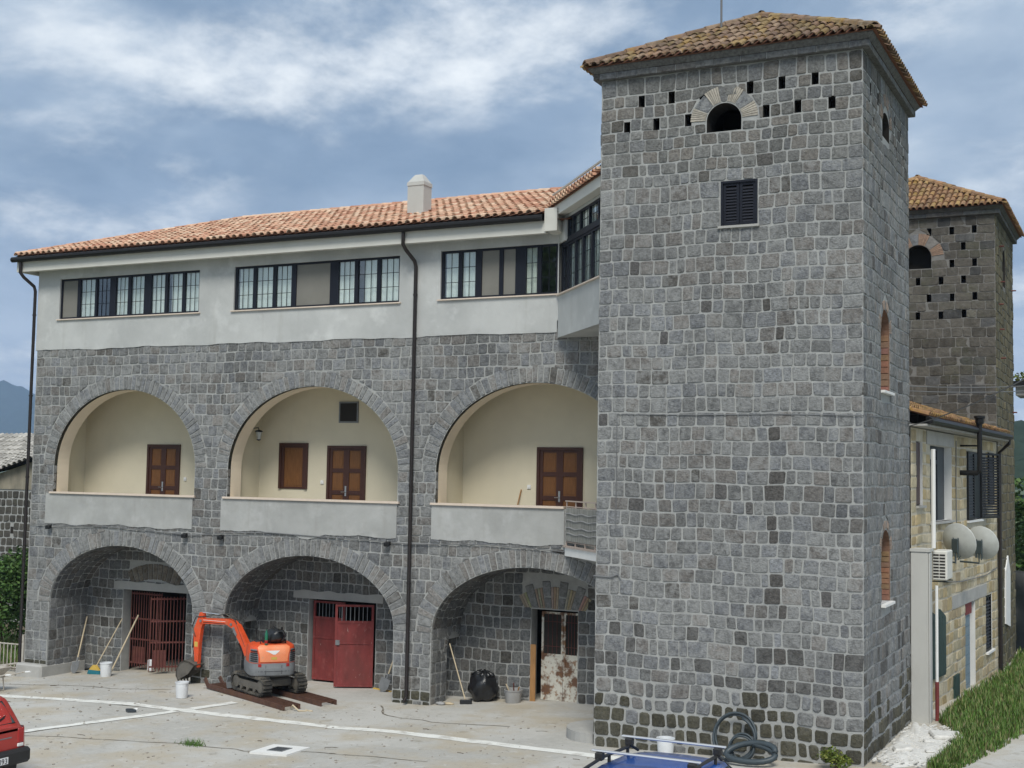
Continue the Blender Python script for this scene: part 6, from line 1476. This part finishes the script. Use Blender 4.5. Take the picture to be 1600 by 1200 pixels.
foliage('weeds', [((-3.8, 45.6, 8.7), (.3, .25, .22)), ((-3.3, 45.7, 8.75), (.35, .25, .25)), ((-2.7, 45.6, 8.66), (.4, .25, .18))], 420, .11, t, seed=51, cols=[(.16, .20, .05), (.2, .22, .06), (.1, .14, .04)])
tree(-27, -9, 21, 11, 'tall leafy tree behind the photographer, mirrored in the right top floor window', 5200, 61, .55)
tree(-19, -12, 19, 10, 'second tall tree behind the photographer, mirrored beside the first', 4200, 62, .55)
# ------------------------------------------------------------------ left side: farm building, railing gate, wheelbarrow
F = thing('farm_shed', 'low farm building with a weathered grey tiled roof behind the shrubs at far left', 'farm building', (-40, 36, -.6))
mpG = plane((0, 34, 0), X, Z, -Yv)
mb = MB(); mb.prism([(-46, -1), (-33, -1), (-33, 4.35), (-46, 4.35)], mpG, -5, 0); mb.build('wall', m_mortar, F)
def shed_tint(u, v): g = R.uniform(.06, .11); return (g*1.05, g, g*.9, .1)
fs_ = lay(mpG, -41.5, -34, courses(1.2, 4.3, .28, .1), (.2, .36), shed_tint, [ex_rect(-37.15, -37.0, 2.75, 3.0)], joint=.035, hp=(.01, .03), rc=.04)
emit(fs_, F, 'stone', m_dstone, 'stone_courses', 120, 3e-7)
mb = MB(); mb.prism([(-37.15, 2.75), (-37.0, 2.75), (-37.0, 3.0), (-37.15, 3.0)], mpG, .0, .004); mb.build('painted_hole_shade', m_dark, F)  # flat dark plate on the wall, painted as the shade of a hole
eav = lambda x: 4.9+.275*(x+38.0)
mb = MB(); mb.prism([(-46, 4.352), (-33, 4.352), (-33, eav(-33)-.05), (-38, 4.86), (-46, 4.80)], mpG, -.3, .03); mb.build('rendered_gable', m_stain, F)
e0, e1 = V((-38.6, 33.7, eav(-38.6))), V((-32.5, 33.7, eav(-32.5))); t0, t1 = V((-38.6, 37.5, 6.45)), V((-32.5, 37.5, 6.75))
mb = MB(); mb.add([e0, e1, t1, t0], [(0, 1, 2, 3)]); mb.add([e0-V((7, 0, 0.05)), e0, t0, t0-V((7, 0, .05))], [(0, 1, 2, 3)]); rf = mb.build('roof', m_ftile, F)
for i_, p_ in enumerate(mb.v): mb.c[i_] = (.2, .19, .17, 0)
def greyclay(): k = R.uniform(.28, .48); return (k, k*.95, k*.86, 0)
tl = tile_slope(e0, e1, t1, t0, .26, .42, .11, greyclay)+tile_slope(e0-V((7, 0, .05)), e0, t0, t0-V((7, 0, .05)), .26, .42, .11, greyclay)
emit(tl, rf, 'roof_tile', m_ftile, 'far_roof_tile', 120)
G_ = thing('railing_gate', 'pale rust streaked railing gate beside the left corner of the arcade building', 'gate', (-28.8, 26.0, -.4))
mb = MB(); y_ = 25.95
for z in (.30, -.33): mb.tube([(-31.2, y_, z), (-27.65, y_, z+.04)], .02, 6)
mb.tube([(-28.7, y_-.05, -.32), (-27.62, y_-.25, -.12)], .026, 6); mb.build('gate_rail', m_fence, G_)
for i in range(25):
    x = -31.1+i*.142; mb = MB(); mb.tube([(x, y_, -.38), (x, y_, .36 if i < 23 else .52)], .014, 6); mb.build('bar', m_fence, G_)
mb = MB(); mb.box(-27.70, -27.62, y_-.04, y_+.04, -.45, .62); mb.build('gate_post', m_fence, G_)
wx, wy = -25.45, 22.9; wz = gz(wx, wy)
WB = thing('wheelbarrow', 'builders wheelbarrow with a pale tray parked behind the red car', 'wheelbarrow', (wx, wy, wz))
T_ = lambda p: V((wx+p.x, wy+p.y, wz+p.z))
mb = MB(); a_ = [(-1.0, -.33, .62), (.30, -.36, .58), (.30, .36, .58), (-1.0, .33, .62)]; b_ = [(-.72, -.20, .30), (.08, -.24, .34), (.08, .24, .34), (-.72, .20, .30)]
mb.add([T_(V(p)) for p in a_+b_], [(0, 1, 5, 4), (1, 2, 6, 5), (2, 3, 7, 6), (3, 0, 4, 7), (4, 5, 6, 7)]); mb.tube([T_(V(p)) for p in a_], .014, 6, closed=True); mb.build('tray', m_fence, WB)
blob_m = MB(); blob(blob_m, T_(V((-.35, 0, .52))), .5, .26, .10, 14, 8, .12, 6); tag(blob_m.build('plaster_load', m_rubble, smooth=True), 'pale plaster heaped in the wheelbarrow tray', 'plaster')
for s_ in (-1, 1):
    mb = MB(); mb.tube([T_(V(p)) for p in ((-1.15, .05*s_, .2), (-.7, .2*s_, .29), (.1, .25*s_, .33), (.75, .30*s_, .50), (.95, .3*s_, .52))], .017, 6); h_ = mb.build('handle', m_fence, WB)
    mb = MB(); mb.tube([T_(V((.82, .30*s_, .505))), T_(V((.98, .30*s_, .525)))], .023, 8); mb.build('grip', m_white, h_)
    mb = MB(); mb.tube([T_(V((.12, .25*s_, .34))), T_(V((.16, .26*s_, .02))), T_(V((-.02, .26*s_, .02)))], .015, 6); mb.build('leg', m_fence, WB)
mb = MB(); mb.lathe(T_(V((-1.1, -.05, .19))), [(.09, 0), (.17, .0), (.19, .025), (.19, .075), (.17, .1), (.09, .1), (.09, 0)], 20, (0, 1, 0)); wl_ = mb.build('wheel', m_rubber, WB, smooth='auto'); mb = MB(); mb.lathe(T_(V((-1.1, -.04, .19))), [(0, 0), (.09, .01), (.09, .07), (0, .08)], 14, (0, 1, 0)); mb.build('rim', m_exgrey, wl_)
# ------------------------------------------------------------------ cars
def car(name, label, loc, rot, st, paint, wheels, wr, half, glass, cat='car'):
    """st: stations (y, half width, z sill, z belt, half width at roof, z roof); built in its own frame, nose to +y"""
    t = thing(name, label, cat, loc, None, True, rot); ORG[t.name] = None
    prof = []
    for y, w_, zl, zb_, wt, zr in st:
        h = [(w_*.90, zl), (w_, zl+.14), (w_*1.005, (zl+zb_)/2), (w_*.985, zb_-.04), (w_*.96, zb_), (wt+.02, zr-.07), (wt-.03, zr-.02), (wt*.6, zr+.008), (0, zr+.015)]
        prof.append([V((a, y, b)) for a, b in h]+[V((-a, y, b)) for a, b in h[-2::-1]])
    n = len(prof[0]); mb = MB(); mb.add([p for r_ in prof for p in r_], [(j*n+i, j*n+i+1, (j+1)*n+i+1, (j+1)*n+i) for j in range(len(prof)-1) for i in range(n-1)]+[tuple(range(n)), tuple((len(prof)-1)*n+i for i in range(n-1, -1, -1))]+[(j*n, (j+1)*n, (j+1)*n+n-1, j*n+n-1) for j in range(len(prof)-1)])
    body = mb.build('body', paint, t, smooth='auto')
    for y in wheels:
        for s_ in (-1, 1):
            mb = MB(); x = half*s_-.02*s_; mb.lathe((x, y, wr), [(wr*.6, .01), (wr*.92, .0), (wr, -.03), (wr, -.15), (wr*.92, -.18), (0, -.18)], 24, (s_, 0, 0)); wl = mb.build('wheel', m_rubber, t, smooth='auto')
            mb = MB(); mb.lathe((x, y, wr), [(0, -.01), (wr*.2, .0), (wr*.55, -.01), (wr*.62, .008), (wr*.62, -.05)], 20, (s_, 0, 0)); mb.build('rim', m_alu, wl, smooth='auto')
            mb = MB(); mb.lathe((half*s_+.004*s_, y, wr+.02), [(wr*1.02, -.25), (wr*1.16, -.25), (wr*1.16, .006), (wr*1.06, .008), (wr*1.02, -.25)], 24, (s_, 0, 0)); mb.build('wheel_arch', m_plastic, body)
    for nm, quads in glass:
        for q in quads:
            mb = MB(); q = [V(p) for p in q]; nn = (q[1]-q[0]).cross(q[2]-q[0]).normalized(); c_ = sum(q, V())/4
            if nn.dot(c_-V((0, c_.y*.6+.7, .8))) < 0: nn = -nn
            mb.add([p+nn*.006 for p in q]+[p-nn*.01 for p in q], [(0, 1, 2, 3), (0, 4, 5, 1), (1, 5, 6, 2), (2, 6, 7, 3), (3, 7, 4, 0)]); g = mb.build(nm, m_carglass, body)
            mb = MB(); mb.tube([p+nn*.005 for p in q], .012, 6, closed=True); mb.build('window_seal', m_plastic, g)
    return t, body
# small red hatchback, seen from behind
sr = [(0.0, .66, .40, .90, .64, .93), (.04, .725, .33, .92, .645, .95), (.20, .74, .27, .92, .62, 1.17), (.36, .742, .26, .92, .60, 1.37), (.46, .745, .25, .92, .60, 1.40), (1.2, .745, .25, .91, .60, 1.43), (1.9, .745, .25, .90, .585, 1.41), (2.05, .745, .25, .89, .58, 1.36), (2.55, .735, .25, .86, .62, .92), (3.30, .70, .27, .80, .60, .83), (3.38, .66, .34, .70, .58, .74)]
zc = gz(-16.9, 15.27)
t, body = car('red_hatchback', 'old small red hatchback parked at the bottom left corner, rear window showing', (-16.9, 15.27, zc), rad(90), sr, m_carred, (.52, 2.68), .265, .74,
   [('rear_window', [[(-.53, .075, .985), (.53, .075, .985), (.47, .325, 1.315), (-.47, .325, 1.315)]]),
    ('side_window', [[(s_*.722, .50, .95), (s_*.722, 1.2, .95), (s_*.615, 1.2, 1.34), (s_*.62, .56, 1.32)] for s_ in (-1, 1)]+[[(s_*.722, 1.27, .95), (s_*.722, 2.28, .93), (s_*.605, 1.95, 1.32), (s_*.615, 1.27, 1.34)] for s_ in (-1, 1)]),
    ('windscreen', [[(-.6, 2.50, .95), (.6, 2.50, .95), (.53, 2.08, 1.33), (-.53, 2.08, 1.33)]])])
mb = MB(); mb.rbox(-.775, .775, -.10, .10, .33, .58, .05); mb.rbox(.70, .775, .05, .42, .34, .56, .03); mb.rbox(-.775, -.70, .05, .42, .34, .56, .03); bu = mb.build('bumper', m_plastic, t)
mb = MB(); mb.box(-.26, .26, -.112, -.102, .385, .495); pl_ = mb.build('number_plate', m_platew, t)
tx = bpy.data.curves.new('plate_text', 'FONT'); tx.body = '093'; tx.size = .125; tx.align_x = 'RIGHT'; tx.extrude = .001; tx.space_character = 1.05
to = bpy.data.objects.new('plate_text', tx); COL.objects.link(to); to.parent = pl_; to.location = (.245, -.114, .395); to.rotation_euler = (rad(90), 0, 0); tx.materials.append(m_black)
bpy.context.view_layer.update(); me_ = bpy.data.meshes.new_from_object(to.evaluated_get(bpy.context.evaluated_depsgraph_get())); tm_ = bpy.data.objects.new('plate_digits', me_); COL.objects.link(tm_); tm_.parent = pl_; tm_.location = to.location; tm_.rotation_euler = to.rotation_euler; bpy.data.objects.remove(to)
for s_ in (-1, 1):
    mb = MB(); mb.rbox(.60*s_-.065, .60*s_+.065, -.015, .03, .66, .90, .015); tl_ = mb.build('tail_light', m_glassred, t); mb = MB(); mb.rbox(.60*s_-.065, .60*s_+.065, -.014, .03, .595, .655, .012); mb.build('reverse_light', m_white, tl_)
mb = MB(); mb.rbox(.12, .42, -.002, .012, .76, .785, .004); mb.build('badge', m_exgrey, t)
mb = MB(); mb.tube([(.0, .06, .97), (.05, .055, 1.0), (.36, .13, 1.09)], .012, 6); mb.tube([(.1, .08, 1.02), (.40, .15, 1.11)], .009, 5); mb.build('rear_wiper', m_black, t)
mb = MB(); mb.tube([(-.1, 1.75, 1.41), (-.1, 1.35, 1.85)], .006, 5); mb.build('aerial', m_black, t)
# blue car with roof bars
sb = [(0., .70, .42, .95, .60, .98), (.05, .80, .34, .98, .62, 1.02), (.35, .84, .26, .98, .58, 1.42), (.6, .845, .24, .98, .585, 1.48), (1.4, .85, .23, .97, .60, 1.52), (2.2, .85, .23, .96, .59, 1.50), (2.6, .85, .23, .95, .575, 1.45), (3.35, .84, .24, .93, .68, .98), (4.1, .78, .28, .82, .60, .86), (4.25, .70, .36, .72, .55, .76)]
zc = gz(-5.25, 14)
t, body = car('blue_car', 'blue car with two silver roof bars at the bottom edge before the big tower', (-5.22, 12.75, zc+.03), 0, sb, m_carblue, (.75, 3.4), .30, .84,
   [('rear_window', [[(-.56, .10, 1.06), (.56, .10, 1.06), (.50, .31, 1.37), (-.50, .31, 1.37)]]), ('windscreen', [[(-.70, 3.25, 1.02), (.70, 3.25, 1.02), (.52, 2.68, 1.41), (-.52, 2.68, 1.41)]]),
    ('side_window', [[(s_*.825, .55, 1.01), (s_*.825, 1.5, 1.01), (s_*.635, 1.5, 1.43), (s_*.625, .62, 1.40)] for s_ in (-1, 1)]+[[(s_*.825, 1.58, 1.01), (s_*.825, 2.95, .99), (s_*.61, 2.55, 1.40), (s_*.635, 1.58, 1.43)] for s_ in (-1, 1)])])
for s_ in (-1, 1):
    mb = MB(); mb.tube([(s_*.53, .45, 1.44), (s_*.545, .55, 1.55), (s_*.56, 1.4, 1.59), (s_*.55, 2.3, 1.565), (s_*.535, 2.5, 1.48)], .02, 8)
    for y in (.95, 1.6, 2.2): mb.tube([(s_*.555, y, 1.48), (s_*.555, y, 1.58)], .022, 6)
    mb.build('roof_rail', m_plastic, t, smooth='auto')
    mb = MB(); mb.rbox(s_*.84-.0, s_*1.0, 2.75, 2.9, .98, 1.1, .03); mb.build('door_mirror', m_plastic, t)
for y in (1.32, 2.27):
    mb = MB(); mb.rbox(-.66, .66, y-.03, y+.03, 1.665, 1.69, .01); rb_ = mb.build('roof_bar', m_alu, t)
    for s_ in (-1, 1): mb = MB(); mb.rbox(s_*.56-.05, s_*.56+.05, y-.045, y+.045, 1.57, 1.664, .015); mb.build('bar_clamp', m_plastic, rb_)
# ------------------------------------------------------------------ far hills, mountains and the air
def ridge(name, x0, x1, y0, y1, nx, ny, hf, mat):
    mb = MB(); vs = [(x0+(x1-x0)*i/nx, y0+(y1-y0)*j/ny, hf(x0+(x1-x0)*i/nx, y0+(y1-y0)*j/ny)) for j in range(ny+1) for i in range(nx+1)]
    mb.add(vs, [(j*(nx+1)+i, j*(nx+1)+i+1, (j+1)*(nx+1)+i+1, (j+1)*(nx+1)+i) for j in range(ny) for i in range(nx)]); o = mb.build(name, mat, smooth=True); o['kind'] = 'structure'
def mh(x, y):
    a = 225*math.exp(-(((x+3490)/150)**2+((y-3100)/330)**2)**.75)+205*math.exp(-(((x+3165)/150)**2+((y-3150)/350)**2)**.8)+75*math.exp(-(((x+3330)/600)**2+((y-3250)/330)**2))
    return -4+a*1.0+26*noise.fractal(V((x/130, y/130, 0)), .8, 2.1, 5)*min(1, a/80)
ridge('mountain', -4500, -2100, 2500, 3950, 110, 70, mh, m_mount)
def hh_(x, y):
    a = 40*math.exp(-(((y-640)/150)**2))*(.9+.1*math.sin(x/60)); return -1+a+2.6*noise.fractal(V((x/9, y/9, 3)), .9, 2.1, 4)*min(1, a/12)
ridge('wooded_hill', -220, 160, 420, 860, 130, 110, hh_, m_hill)
hzm = bpy.data.materials.new('air_haze'); hzm.use_nodes = True; n_ = hzm.node_tree; n_.nodes.clear()
oo = n_.nodes.new('ShaderNodeOutputMaterial'); pv_ = n_.nodes.new('ShaderNodeVolumePrincipled'); pv_.inputs['Color'].default_value = (.50, .70, 1., 1); pv_.inputs['Density'].default_value = HAZE; n_.links.new(pv_.outputs[0], oo.inputs['Volume'])
mb = MB(); mb.box(-4900, 1150, -450, 4150, -9, 345); hz_ = mb.build('haze', hzm, kind='stuff')
